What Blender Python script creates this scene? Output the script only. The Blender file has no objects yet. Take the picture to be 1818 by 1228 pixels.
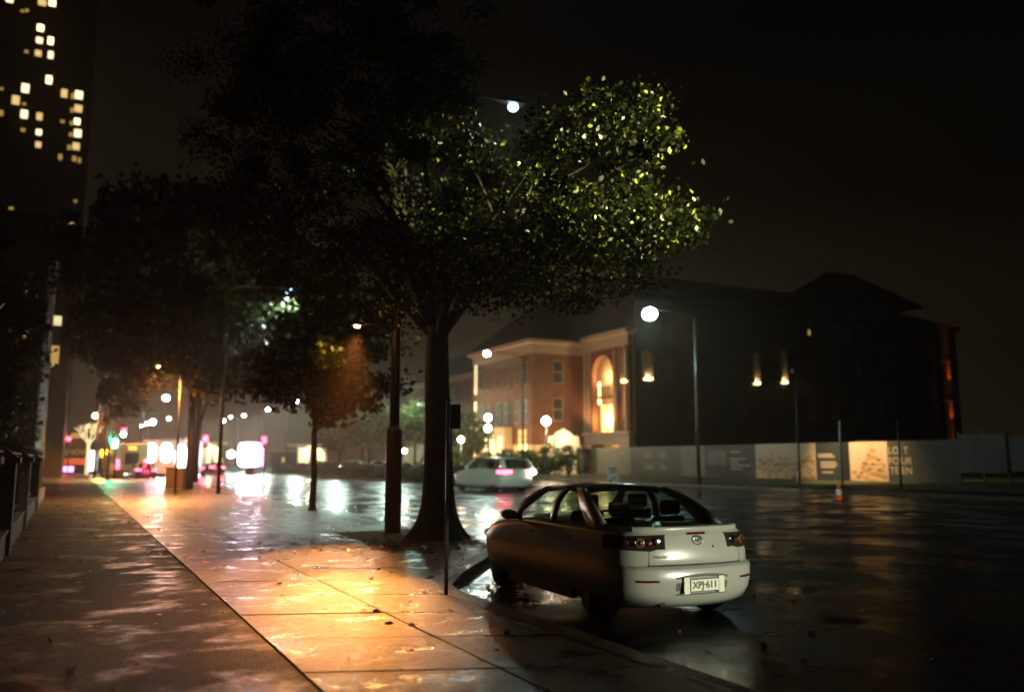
import bpy, bmesh, math, random
import numpy as np
from mathutils import Vector, Matrix
R = math.radians
SC = bpy.context.scene
C = SC.collection

# ------------------------------------------------------------------ camera
CAM_Z = 1.6
FPX, W0, H0 = 1500.0, 1818.0, 1228.0
PITCH = math.atan((816 - 614) / FPX)
YAW = math.atan(786 * math.cos(PITCH) / FPX)
cam_d = bpy.data.cameras.new('camera'); cam = bpy.data.objects.new('camera', cam_d); C.objects.link(cam)
cam_d.sensor_width = 36; cam_d.lens = FPX / W0 * 36
cam.location = (0, 0, CAM_Z); cam.rotation_euler = (math.pi / 2 + PITCH, 0, -YAW)
cam_d.clip_end = 2000; cam_d.clip_start = 0.05
cam_d.dof.use_dof = True; cam_d.dof.focus_distance = 10.4; cam_d.dof.aperture_fstop = 0.66; cam_d.dof.aperture_blades = 0
SC.camera = cam

# ------------------------------------------------------------------ world: a moonless, overcast night
wd = bpy.data.worlds.new("World"); SC.world = wd; wd.use_nodes = True
nt = wd.node_tree; bg = nt.nodes['Background']
tc = nt.nodes.new('ShaderNodeTexCoord'); sp = nt.nodes.new('ShaderNodeSeparateXYZ')
cr = nt.nodes.new('ShaderNodeValToRGB')
nt.links.new(tc.outputs['Generated'], sp.inputs[0]); nt.links.new(sp.outputs['Z'], cr.inputs[0])
cr.color_ramp.elements[0].position = 0.0; cr.color_ramp.elements[0].color = (0.045, 0.031, 0.016, 1)
cr.color_ramp.elements[1].position = 0.45; cr.color_ramp.elements[1].color = (0.0024, 0.0022, 0.0017, 1)
e = cr.color_ramp.elements.new(0.17); e.color = (0.0270, 0.0205, 0.0112, 1)
e = cr.color_ramp.elements.new(0.29); e.color = (0.0085, 0.0068, 0.0042, 1)
az = nt.nodes.new('ShaderNodeMapRange'); az.inputs[1].default_value = .35; az.inputs[2].default_value = .85; az.inputs[3].default_value = 1.15; az.inputs[4].default_value = .30
nt.links.new(sp.outputs['X'], az.inputs[0]); nt.links.new(az.outputs[0], bg.inputs[1]); nt.links.new(cr.outputs[0], bg.inputs[0])
SC.view_settings.view_transform = 'Standard'; SC.view_settings.look = 'None'
SC.view_settings.exposure = -0.6; SC.view_settings.gamma = 1.0
cy = SC.cycles
cy.max_bounces = 6; cy.diffuse_bounces = 2; cy.glossy_bounces = 3; cy.transmission_bounces = 4
cy.transparent_max_bounces = 12; cy.volume_bounces = 0
cy.sample_clamp_indirect = 4.0; cy.use_light_tree = True
cy.use_denoising = True; cy.caustics_reflective = False; cy.caustics_refractive = False

# ------------------------------------------------------------------ pixel ray -> real position on a real plane
_F = Vector((math.sin(YAW) * math.cos(PITCH), math.cos(YAW) * math.cos(PITCH), math.sin(PITCH)))
_Rt = Vector((math.cos(YAW), -math.sin(YAW), 0)); _U = _Rt.cross(_F)
def ray(px, py): return _F + _Rt * ((px - W0 / 2) / FPX) + _U * ((H0 / 2 - py) / FPX)
def at(px, py, z=None, X=None, Y=None, D=None):
    d = ray(px, py); o = Vector((0, 0, CAM_Z))
    if z is not None: t = (z - CAM_Z) / d.z
    elif X is not None: t = X / d.x
    elif Y is not None: t = Y / d.y
    else: t = D / math.hypot(d.x, d.y)
    return o + d * t

RZ = -0.12     # road level; footpath top is 0

# ------------------------------------------------------------------ materials
M = {}
def mat(name, col, rough=0.6, metal=0.0, spec=0.5, nscale=0, ncol=None, namt=0.5, bump=0, bscale=None, rvar=0, emis=None, estr=0, bdist=0.01):
    m = bpy.data.materials.new(name); m.use_nodes = True; M[name] = m
    n = m.node_tree; b = n.nodes['Principled BSDF']
    b.inputs['Base Color'].default_value = (*col, 1); b.inputs['Roughness'].default_value = rough
    b.inputs['Metallic'].default_value = metal; b.inputs['Specular IOR Level'].default_value = spec
    if nscale or bump or rvar:
        t = n.nodes.new('ShaderNodeTexCoord')
    if nscale:
        x = n.nodes.new('ShaderNodeTexNoise'); x.inputs['Scale'].default_value = nscale; x.inputs['Detail'].default_value = 6
        n.links.new(t.outputs['Object'], x.inputs['Vector'])
        r = n.nodes.new('ShaderNodeValToRGB'); r.color_ramp.elements[0].position = 0.5 - namt / 2; r.color_ramp.elements[1].position = 0.5 + namt / 2
        r.color_ramp.elements[0].color = (*col, 1); r.color_ramp.elements[1].color = (*(ncol or [c * 1.8 for c in col]), 1)
        n.links.new(x.outputs['Fac'], r.inputs[0]); n.links.new(r.outputs[0], b.inputs['Base Color'])
        if rvar:
            q = n.nodes.new('ShaderNodeMapRange'); q.inputs[1].default_value = 0.35; q.inputs[2].default_value = 0.65
            q.inputs[3].default_value = rough; q.inputs[4].default_value = rough + rvar
            n.links.new(x.outputs['Fac'], q.inputs[0]); n.links.new(q.outputs[0], b.inputs['Roughness'])
    if bump:
        y = n.nodes.new('ShaderNodeTexNoise'); y.inputs['Scale'].default_value = bscale or nscale or 20; y.inputs['Detail'].default_value = 5
        n.links.new(t.outputs['Object'], y.inputs['Vector'])
        bp = n.nodes.new('ShaderNodeBump'); bp.inputs['Strength'].default_value = bump; bp.inputs['Distance'].default_value = bdist
        n.links.new(y.outputs['Fac'], bp.inputs['Height']); n.links.new(bp.outputs[0], b.inputs['Normal'])
    if emis:
        b.inputs['Emission Color'].default_value = (*emis, 1); b.inputs['Emission Strength'].default_value = estr
    return m

def wet(name, dark, light, r0, r1, pscale, bscale, bump, bdist, big=0.25, pr=(.40, .62), spec=.5):
    """wet ground: puddles (smooth) against drained, rougher areas, with a fine aggregate bump"""
    m = bpy.data.materials.new(name); m.use_nodes = True; M[name] = m
    n = m.node_tree; b = n.nodes['Principled BSDF']; L = n.links
    g = n.nodes.new('ShaderNodeNewGeometry')
    a = n.nodes.new('ShaderNodeTexNoise'); a.inputs['Scale'].default_value = pscale; a.inputs['Detail'].default_value = 5; a.inputs['Roughness'].default_value = .6
    L.new(g.outputs['Position'], a.inputs['Vector'])
    q = n.nodes.new('ShaderNodeMapRange'); b.inputs['Specular IOR Level'].default_value = spec; q.inputs[1].default_value = pr[0]; q.inputs[2].default_value = pr[1]; q.inputs[3].default_value = r0; q.inputs[4].default_value = r1
    L.new(a.outputs['Fac'], q.inputs[0]); L.new(q.outputs[0], b.inputs['Roughness'])
    c = n.nodes.new('ShaderNodeTexNoise'); c.inputs['Scale'].default_value = pscale * 5.1; c.inputs['Detail'].default_value = 8
    L.new(g.outputs['Position'], c.inputs['Vector'])
    r = n.nodes.new('ShaderNodeValToRGB'); r.color_ramp.elements[0].position = .35; r.color_ramp.elements[1].position = .68
    r.color_ramp.elements[0].color = (*dark, 1); r.color_ramp.elements[1].color = (*light, 1)
    L.new(c.outputs['Fac'], r.inputs[0]); L.new(r.outputs[0], b.inputs['Base Color'])
    f = n.nodes.new('ShaderNodeTexNoise'); f.inputs['Scale'].default_value = bscale; f.inputs['Detail'].default_value = 4
    L.new(g.outputs['Position'], f.inputs['Vector'])
    w = n.nodes.new('ShaderNodeTexNoise'); w.inputs['Scale'].default_value = 1.7; w.inputs['Detail'].default_value = 3
    L.new(g.outputs['Position'], w.inputs['Vector'])
    k = n.nodes.new('ShaderNodeMapRange'); k.inputs[1].default_value = pr[0]; k.inputs[2].default_value = pr[1]; k.inputs[3].default_value = .12; k.inputs[4].default_value = 1
    L.new(a.outputs['Fac'], k.inputs[0])
    mu = n.nodes.new('ShaderNodeMath'); mu.operation = 'MULTIPLY'; L.new(f.outputs['Fac'], mu.inputs[0]); L.new(k.outputs[0], mu.inputs[1])
    bp = n.nodes.new('ShaderNodeBump'); bp.inputs['Strength'].default_value = bump; bp.inputs['Distance'].default_value = bdist
    L.new(mu.outputs[0], bp.inputs['Height'])
    b2 = n.nodes.new('ShaderNodeBump'); b2.inputs['Strength'].default_value = big; b2.inputs['Distance'].default_value = .03
    L.new(w.outputs['Fac'], b2.inputs['Height']); L.new(bp.outputs[0], b2.inputs['Normal']); L.new(b2.outputs[0], b.inputs['Normal'])
    b.inputs['IOR'].default_value = 1.4
    return m

wet('road_asphalt', (.012, .013, .014), (.034, .036, .036), .13, .40, .55, 38, .55, .012, .30)
wet('path_asphalt', (.008, .007, .005), (.022, .018, .012), .30, .62, 1.2, 55, 1.0, .030, .4, (.36, .50), .13)
wet('path_concrete', (.010, .007, .005), (.10, .072, .045), .20, .42, 1.9, 55, 1.0, .034, .5, (.36, .50), .8)
mat('kerb_stone', (.20, .19, .16), .4, nscale=6, rvar=.3, bump=.3, bscale=30)
mat('joint_dark', (.006, .005, .004), .95, spec=.05)
mat('road_paint', (.50, .55, .50), .6, nscale=14, ncol=(.62, .64, .60))
mat('verge', (.018, .030, .008), .9, nscale=5, ncol=(.05, .075, .02), bump=.6, bscale=30)
mat('bark', (.025, .019, .012), .85, nscale=7, ncol=(.07, .055, .032), bump=.8, bscale=9, bdist=.03)
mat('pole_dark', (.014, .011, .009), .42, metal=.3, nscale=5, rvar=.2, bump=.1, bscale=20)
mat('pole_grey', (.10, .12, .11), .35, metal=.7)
mat('black_metal', (.01, .01, .01), .35, metal=.3)
mat('plastic_black', (.008, .008, .008), .5)
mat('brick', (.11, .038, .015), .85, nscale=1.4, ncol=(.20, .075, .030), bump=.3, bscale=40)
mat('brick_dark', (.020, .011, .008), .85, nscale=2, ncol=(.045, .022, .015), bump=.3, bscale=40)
mat('stone', (.30, .23, .16), .75, nscale=6, ncol=(.44, .35, .25), bump=.2, bscale=25)
mat('stone_pale', (.50, .42, .30), .7, nscale=6, ncol=(.66, .56, .42))
mat('render_cream', (.42, .30, .17), .8, nscale=3, ncol=(.52, .38, .22))
mat('roof_slate', (.012, .011, .010), .6, nscale=9, ncol=(.028, .024, .020))
mat('window_dark', (.010, .010, .012), .35)
mat('window_frame', (.30, .22, .13), .6)
mat('dark_wall', (.008, .0065, .005), .9, nscale=1.2, ncol=(.016, .012, .009)); mat('frame_unlit', (.022, .018, .013), .8)  # dark frame copy: the block's lack of light put into colour
mat('tower_wall', (.02, .02, .019), .7, nscale=2)
mat('glow_warm', (.8, .7, .4), .5, emis=(1, .76, .34), estr=7.0)
mat('glow_warm_b', (.8, .7, .4), .5, emis=(1, .82, .48), estr=3.2); mat('glow_warm_c', (.8, .7, .4), .5, emis=(1, .66, .25), estr=1.6)
mat('glow_blue', (.9, .9, .9), .5, emis=(.42, .68, 1), estr=9); mat('glow_tram', (.9, .9, .9), .5, emis=(1, .94, .95), estr=11); mat('glow_warm_dim', (.5, .4, .2), .5, emis=(1, .58, .14), estr=.7)
mat('glow_lamp', (.9, .9, .9), .5, emis=(.74, .88, 1), estr=70)
mat('glow_sodium', (.9, .7, .4), .5, emis=(1, .62, .24), estr=22)
mat('glow_globe', (.9, .85, .8), .5, emis=(1, .90, .84), estr=30)
mat('glow_white', (.9, .9, .9), .5, emis=(1, .93, .96), estr=7)
mat('glow_led', (.9, .9, .9), .5, emis=(1, .86, .98), estr=8)
mat('glow_magenta', (.9, .2, .8), .5, emis=(1, .22, .80), estr=9)
mat('glow_head', (.9, .9, .9), .5, emis=(.88, .92, 1), estr=60)
mat('glow_red', (.8, .02, .02), .4, emis=(1, .03, .06), estr=30)
mat('glow_tail', (.8, .02, .04), .4, emis=(1, .05, .12), estr=24)
mat('glow_green', (.05, .8, .4), .4, emis=(.12, 1, .55), estr=30)
mat('glow_amber', (.8, .5, .05), .4, emis=(1, .55, .04), estr=4)
mat('glow_cream', (.8, .7, .4), .5, emis=(1, .84, .46), estr=1.4)
mat('glow_shop', (.6, .2, .1), .5, emis=(1, .10, .02), estr=.8)
mat('paint_pale', (.34, .35, .31), .28, metal=.10, spec=.45)
mat('paint_white', (.80, .82, .76), .25)
mat('paint_grey', (.10, .11, .10), .3)
mat('paint_dark', (.03, .03, .035), .25)
mat('rubber', (.012, .012, .012), .8)
mat('alloy', (.35, .35, .35), .3, metal=.9)
mat('chrome', (.6, .62, .6), .12, metal=1)
mat('lens_red', (.07, .005, .004), .15)
mat('lens_amber', (.09, .06, .015), .15)
mat('lens_dark', (.02, .018, .014), .08)
mat('seat_cloth', (.015, .015, .016), .9)
mat('plate_pale', (.62, .64, .52), .5)
mat('ink', (.015, .02, .02), .5)
mat('bus_cream', (.62, .56, .30), .4, emis=(1, .9, .5), estr=.10)  # bus paint glows faintly, its lit look put into the material
mat('bus_yellow', (.60, .36, .03), .4)
mat('tram_body', (.35, .34, .30), .35)
mat('cone_orange', (.80, .10, .01), .5)
mat('reflective', (.7, .75, .72), .4)
mat('panel_dark', (.018, .026, .019), .6, nscale=3, ncol=(.034, .045, .034))
mat('panel_mid', (.08, .09, .065), .6, nscale=1.2, ncol=(.17, .17, .12))
mat('panel_cream', (.58, .45, .29), .6)
mat('panel_ink', (.48, .42, .28), .6)
mat('panel_blue', (.03, .05, .05), .6, nscale=1.5, ncol=(.07, .10, .10))
mat('sign_white', (.75, .75, .66), .5)
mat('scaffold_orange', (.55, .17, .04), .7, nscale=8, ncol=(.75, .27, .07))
mat('bin_brown', (.06, .035, .022), .5, nscale=10)
mat('iron', (.015, .013, .012), .75)
mat('fence_stone', (.03, .025, .018), .85, nscale=9, ncol=(.07, .058, .04), bump=.5, bscale=12)

def city_print():
    m = bpy.data.materials.new('city_print'); m.use_nodes = True; M['city_print'] = m
    n = m.node_tree; L = n.links; b = n.nodes['Principled BSDF']; b.inputs['Roughness'].default_value = .6
    t = n.nodes.new('ShaderNodeTexCoord'); mp = n.nodes.new('ShaderNodeMapping'); mp.inputs['Scale'].default_value = (1, .8, 1.9)
    L.new(t.outputs['Object'], mp.inputs[0])
    v = n.nodes.new('ShaderNodeTexVoronoi'); v.inputs['Scale'].default_value = 3.2; v.distance = 'CHEBYCHEV'; L.new(mp.outputs[0], v.inputs['Vector'])
    r = n.nodes.new('ShaderNodeValToRGB'); cs = [(0, (.10, .055, .02)), (.3, (.40, .24, .08)), (.55, (.55, .38, .18)), (.75, (.62, .44, .26)), (1, (.24, .17, .05))]
    r.color_ramp.elements[0].color = (*cs[0][1], 1); r.color_ramp.elements[1].color = (*cs[-1][1], 1)
    for p, c in cs[1:-1]: r.color_ramp.elements.new(p).color = (*c, 1)
    L.new(v.outputs['Color'], r.inputs[0])
    L.new(r.outputs[0], b.inputs['Base Color'])
city_print()

def leafmat(name, a, b_, trans=.45, gloss=.06, sparkle=None):
    m = bpy.data.materials.new(name); m.use_nodes = True; M[name] = m
    n = m.node_tree; n.nodes.clear(); L = n.links
    g = n.nodes.new('ShaderNodeNewGeometry'); r = n.nodes.new('ShaderNodeValToRGB')
    r.color_ramp.elements[0].color = (*a, 1); r.color_ramp.elements[1].color = (*b_, 1)
    if sparkle:
        r.color_ramp.elements[1].position = sparkle[0]; q = r.color_ramp.elements.new(sparkle[0] + .04); q.color = (*sparkle[1], 1)  # few yellowing leaves, brightened in colour as lamplit sparkle
    L.new(g.outputs['Random Per Island'], r.inputs[0])
    d = n.nodes.new('ShaderNodeBsdfDiffuse'); t = n.nodes.new('ShaderNodeBsdfTranslucent'); x = n.nodes.new('ShaderNodeMixShader'); x.inputs[0].default_value = trans
    L.new(r.outputs[0], d.inputs[0]); L.new(r.outputs[0], t.inputs[0]); L.new(d.outputs[0], x.inputs[1]); L.new(t.outputs[0], x.inputs[2])
    s = n.nodes.new('ShaderNodeBsdfGlossy'); s.inputs['Roughness'].default_value = .32
    y = n.nodes.new('ShaderNodeMixShader'); y.inputs[0].default_value = gloss; L.new(x.outputs[0], y.inputs[1]); L.new(s.outputs[0], y.inputs[2])
    o = n.nodes.new('ShaderNodeOutputMaterial'); L.new(y.outputs[0], o.inputs[0])
leafmat('leaf_plane', (.006, .009, .002), (.018, .025, .005), .45, .05, (.925, (.45, .48, .03)))
leafmat('leaf_young', (.014, .019, .005), (.04, .045, .01), .45, .05, (.90, (.34, .26, .03)))
leafmat('leaf_dark', (.010, .013, .006), (.024, .028, .010), .3, .04)
leafmat('leaf_hedge', (.025, .040, .012), (.07, .085, .025), .3)
leafmat('leaf_park', (.06, .09, .02), (.14, .17, .05), .4)
leafmat('leaf_fallen', (.05, .02, .006), (.32, .13, .03), .1, .12)

def glassmat(name, tint, gl=.12):
    m = bpy.data.materials.new(name); m.use_nodes = True; M[name] = m
    n = m.node_tree; n.nodes.clear(); L = n.links
    t = n.nodes.new('ShaderNodeBsdfTransparent'); t.inputs[0].default_value = (*tint, 1)
    s = n.nodes.new('ShaderNodeBsdfGlossy'); s.inputs['Roughness'].default_value = .04; s.inputs[0].default_value = (.9, .95, .9, 1)
    f = n.nodes.new('ShaderNodeFresnel'); f.inputs[0].default_value = 1.45
    x = n.nodes.new('ShaderNodeMixShader'); L.new(f.outputs[0], x.inputs[0]); L.new(t.outputs[0], x.inputs[1]); L.new(s.outputs[0], x.inputs[2])
    o = n.nodes.new('ShaderNodeOutputMaterial'); L.new(x.outputs[0], o.inputs[0])
glassmat('car_glass', (.55, .68, .60)); glassmat('clear_lens', (.9, .9, .88))

# ------------------------------------------------------------------ mesh builder
class MB:
    def __init__(s): s.v = []; s.f = []
    def add(s, vs, fs):
        o = len(s.v); s.v += [tuple(p) for p in vs]; s.f += [tuple(i + o for i in f) for f in fs]; return s
    def box(s, x0, x1, y0, y1, z0, z1):
        return s.add([(x0, y0, z0), (x1, y0, z0), (x1, y1, z0), (x0, y1, z0), (x0, y0, z1), (x1, y0, z1), (x1, y1, z1), (x0, y1, z1)],
                     [(0, 3, 2, 1), (4, 5, 6, 7), (0, 1, 5, 4), (1, 2, 6, 5), (2, 3, 7, 6), (3, 0, 4, 7)])
    def tube(s, pts, rad, n=10, cap=True):
        pts = [Vector(p) for p in pts]
        if not hasattr(rad, '__len__'): rad = [rad] * len(pts)
        o = len(s.v); prev = None
        for i, p in enumerate(pts):
            d = (pts[min(i + 1, len(pts) - 1)] - pts[max(i - 1, 0)]).normalized()
            if prev is None: a = d.orthogonal().normalized()
            else: a = (prev - d * prev.dot(d)).normalized()
            prev = a; b = d.cross(a)
            for k in range(n):
                t = 2 * math.pi * k / n; s.v.append(tuple(p + (a * math.cos(t) + b * math.sin(t)) * rad[i]))
        for i in range(len(pts) - 1):
            for k in range(n):
                k2 = (k + 1) % n; s.f.append((o + i * n + k, o + i * n + k2, o + (i + 1) * n + k2, o + (i + 1) * n + k))
        if cap:
            s.f.append(tuple(o + k for k in range(n))[::-1]); s.f.append(tuple(o + (len(pts) - 1) * n + k for k in range(n)))
        return s
    def lathe(s, prof, c=(0, 0, 0), n=20, axis='z'):
        o = len(s.v)
        for r, h in prof:
            for k in range(n):
                t = 2 * math.pi * k / n; a, b = r * math.cos(t), r * math.sin(t)
                p = (a, b, h) if axis == 'z' else ((h, a, b) if axis == 'x' else (a, h, b))
                s.v.append((p[0] + c[0], p[1] + c[1], p[2] + c[2]))
        for i in range(len(prof) - 1):
            for k in range(n):
                k2 = (k + 1) % n; s.f.append((o + i * n + k, o + i * n + k2, o + (i + 1) * n + k2, o + (i + 1) * n + k))
        if prof[0][0] > 1e-4: s.f.append(tuple(o + k for k in range(n))[::-1])
        if prof[-1][0] > 1e-4: s.f.append(tuple(o + (len(prof) - 1) * n + k for k in range(n)))
        return s
    def ball(s, c, r, n=12):
        return s.lathe([(max(1e-5, r * math.sin(math.pi * i / 8)), -r * math.cos(math.pi * i / 8)) for i in range(9)], c, n)
    def prism(s, poly, z0, z1):      # poly in xy
        n = len(poly)
        return s.add([(x, y, z0) for x, y in poly] + [(x, y, z1) for x, y in poly],
                     [tuple(range(n))[::-1], tuple(range(n, 2 * n))] + [(i, (i + 1) % n, n + (i + 1) % n, n + i) for i in range(n)])
    def grid(s, rows):
        o = len(s.v); m = len(rows[0])
        for r in rows: s.v += [tuple(p) for p in r]
        for i in range(len(rows) - 1):
            for j in range(m - 1): s.f.append((o + i * m + j, o + i * m + j + 1, o + (i + 1) * m + j + 1, o + (i + 1) * m + j))
        return s
    def build(s, name, m, parent=None, smooth=False, bevel=0, solid=0, sub=0):
        me = bpy.data.meshes.new(name); me.from_pydata(s.v, [], s.f); me.update()
        o = bpy.data.objects.new(name, me); C.objects.link(o)
        me.materials.append(M[m] if isinstance(m, str) else m)
        if smooth: me.polygons.foreach_set('use_smooth', [True] * len(me.polygons))
        if bevel:
            b = o.modifiers.new('b', 'BEVEL'); b.width = bevel; b.segments = 2; b.limit_method = 'ANGLE'
        if solid:
            b = o.modifiers.new('s', 'SOLIDIFY'); b.thickness = solid; b.offset = -1
        if sub:
            b = o.modifiers.new('u', 'SUBSURF'); b.levels = sub; b.render_levels = sub
        if parent: o.parent = parent
        return o

def tag(o, label=None, cat=None, group=None, kind=None):
    if label: o['label'] = label
    if cat: o['category'] = cat
    if group: o['group'] = group
    if kind: o['kind'] = kind
    return o
def thing(name, label, cat, loc=(0, 0, 0), rz=0, group=None):
    o = bpy.data.objects.new(name, None); C.objects.link(o); o.location = loc; o.rotation_euler = (0, 0, rz)
    return tag(o, label, cat, group)
def dup(root, label, loc, rz=None, parent=None):
    r = root.copy(); C.objects.link(r)
    if parent: r.parent = parent
    else:
        r.location = loc; r['label'] = label
        if rz is not None: r.rotation_euler = (0, 0, rz)
    for ch in list(root.children): dup(ch, None, None, None, r)
    return r
def lamp(kind, name, loc, power, col, parent=None, radius=.15, spot=None, blend=.6, aim=None, size=None):
    d = bpy.data.lights.new(name, kind); d.energy = power; d.color = col
    if kind in ('POINT', 'SPOT'): d.shadow_soft_size = radius
    if kind == 'SPOT': d.spot_size = R(spot or 140); d.spot_blend = blend
    if kind == 'AREA':
        d.shape = 'RECTANGLE'; d.size, d.size_y = size
    o = bpy.data.objects.new(name, d); C.objects.link(o); o.location = loc
    if aim is not None: o.rotation_euler = Vector(aim).to_track_quat('-Z', 'Y').to_euler()
    if parent: o.parent = parent
    return o
def text(name, s, size, m, parent, loc, rot, depth=.004, align='CENTER', bold=0, name_loc=None):
    cu = bpy.data.curves.new('t', 'FONT'); cu.body = s; cu.size = size; cu.extrude = depth; cu.align_x = align; cu.align_y = 'CENTER'; cu.offset = bold
    o = bpy.data.objects.new('t', cu); C.objects.link(o)
    dg = bpy.context.evaluated_depsgraph_get(); me = bpy.data.meshes.new_from_object(o.evaluated_get(dg))
    bpy.data.objects.remove(o); bpy.data.curves.remove(cu)
    q = bpy.data.objects.new(name, me); C.objects.link(q); me.materials.clear(); me.materials.append(M[m])
    q.location = loc; q.rotation_euler = rot; q.parent = parent
    return q
LAMP_W = (.80, .95, 1.0); LAMP_G = (.74, 1.0, .84); SOD = (1.0, .37, .08); WARM = (1.0, .60, .24)

# ================================================================== THE GROUND
def sheet(name, pts, z, m, thick=0):
    b = MB()
    if thick: b.prism(pts, z - thick, z)
    else: b.add([(x, y, z) for x, y in pts], [tuple(range(len(pts)))])
    return tag(b.build(name, m), kind='structure')
sheet('ground', [(-500, -60), (500, -60), (500, 900), (-500, 900)], RZ - .05, 'path_asphalt')
sheet('road', [(3.5, -30), (38, -30), (38, 500), (3.5, 500)], RZ, 'road_asphalt')
KX, BX = 7.3, 4.35       # kerb line and the line of the parking bay
foot = [(-6, -30), (BX, -30), (BX, 9.9), (BX + .25, 10.7), (KX - .5, 13.7), (KX, 14.6), (KX, 190), (-6, 190)]
sheet('footpath', foot, 0, 'path_asphalt', .3)
# concrete strip of slabs beside the kerb (skewed joints)
SK = -.40
slabs = MB(); rs = random.Random(4)
xs = [1.66, 3.05, 4.45, 5.85, 7.2]; xl_ = [-.72, .46, 1.66]
for k in range(-2, 60):
    y0 = 7.25 - 1.35 + 1.35 * k
    for i in range(4):
        xa, xb = (xs[i] + .012, xs[i + 1] - .012) if i < 4 else (xl_[i - 4] + .012, xl_[i - 3] - .012)
        ya, yb = y0 + .018, y0 + 1.35 - .018
        p = [(xa, ya + SK * (xa - 3.5)), (xb, ya + SK * (xb - 3.5)), (xb, yb + SK * (xb - 3.5)), (xa, yb + SK * (xa - 3.5))]
        def inside(x, y):
            if x < BX - .12: return True
            if y < 10.0: return False
            lim = BX + (y - 9.9) / (14.6 - 9.9) * (KX - BX) - .15
            return x < min(lim, KX - .12)
        if not all(inside(x, y) for x, y in p):
            if min(y for x, y in p) > 16 or i == 0: pass
            else:
                p2 = []
                for x, y in p:
                    lim = BX - .14 if y < 10 else min(BX + (y - 9.9) / 4.7 * (KX - BX) - .16, KX - .14)
                    p2.append((min(x, lim), y))
                if abs(p2[1][0] - p2[0][0]) < .1 and abs(p2[2][0] - p2[3][0]) < .1: continue
                p = p2
        dz = rs.uniform(.003, .007); tilt = rs.uniform(-.003, .003)
        slabs.add([(p[0][0], p[0][1], .004 + dz), (p[1][0], p[1][1], .004 + dz + tilt), (p[2][0], p[2][1], .004 + dz + tilt), (p[3][0], p[3][1], .004 + dz),
                   (p[0][0], p[0][1], -.01), (p[1][0], p[1][1], -.01), (p[2][0], p[2][1], -.01), (p[3][0], p[3][1], -.01)],
                  [(0, 1, 2, 3), (0, 4, 5, 1), (1, 5, 6, 2), (2, 6, 7, 3), (3, 7, 4, 0)])
tag(slabs.build('pavement', 'path_concrete'), kind='structure')
jb = [(1.652, 3.2), (BX - .13, 3.2 + SK * 2.6), (BX - .13, 9.95), (KX - .15, 14.6), (KX - .15, 88), (1.652, 88)]
sheet('pavement_bed', jb, .0025, 'joint_dark')
# kerb
kp = [(BX, -30), (BX, 9.9), (BX + .25, 10.7), (KX - .5, 13.7), (KX, 14.6), (KX, 190)]
kb = MB()
for i in range(len(kp) - 1):
    a, b = Vector((*kp[i], 0)), Vector((*kp[i + 1], 0)); d = (b - a).normalized(); n = Vector((d.y, -d.x, 0))
    kb.add([a - n * .24 + Vector((0, 0, .014)), b - n * .24 + Vector((0, 0, .014)), b + n * .02 + Vector((0, 0, .004)), a + n * .02 + Vector((0, 0, .004)), b + n * .035 + Vector((0, 0, RZ - .02)), a + n * .035 + Vector((0, 0, RZ - .02))],
           [(0, 1, 2, 3), (3, 2, 4, 5)])
tag(kb.build('kerb', 'kerb_stone'), kind='structure')
# lane markings
mk = MB()
def stripe(b, x0, x1, y0, y1, w): # oblique strip
    d = Vector((x1 - x0, y1 - y0, 0)).normalized(); n = Vector((-d.y, d.x, 0)) * w / 2
    b.add([Vector((x0, y0, RZ + .004)) - n, Vector((x1, y1, RZ + .004)) - n, Vector((x1, y1, RZ + .004)) + n, Vector((x0, y0, RZ + .004)) + n], [(0, 1, 2, 3)])
a_, b_ = at(1310, 905, z=RZ), at(1818, 950, z=RZ); d_ = (b_ - a_)
stripe(mk, a_.x, a_.y, b_.x + d_.x, b_.y + d_.y, .14)
a_, b_ = at(1345, 982, z=RZ), at(1480, 1008, z=RZ); stripe(mk, a_.x, a_.y, b_.x + 3, b_.y + .2 * (b_.x), .1)
for y in range(22, 200, 9): mk.add([(17.2, y, RZ + .004), (17.35, y, RZ + .004), (17.35, y + 3, RZ + .004), (17.2, y + 3, RZ + .004)], [(0, 1, 2, 3)])
tag(mk.build('road_markings', 'road_paint'), kind='structure')
# median island and far verge
MX0, MX1 = 22.8, 25.4
med = [(MX0, 46), (MX1, 46), (MX1 + .4, 47), (MX1 + .4, 180), (MX0 - .2, 180), (MX0 - .2, 47)]
sheet('median_island', med, RZ + .14, 'verge', .16)
sheet('far_kerb', [(35.9, -20), (36.2, -20), (36.2, 300), (35.9, 300)], RZ + .15, 'kerb_stone', .2)
sheet('far_path', [(36.2, -20), (40.2, -20), (40.2, 300), (36.2, 300)], RZ + .145, 'path_asphalt', .2)
bk = MB(); bk.add([(40.2, -20, RZ + .14), (45.9, -20, .25), (45.9, 300, .25), (40.2, 300, RZ + .14), (140, -20, .25), (140, 300, .25)], [(0, 1, 2, 3), (1, 4, 5, 2)])
tag(bk.build('verge_bank', 'verge'), kind='structure')

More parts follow.
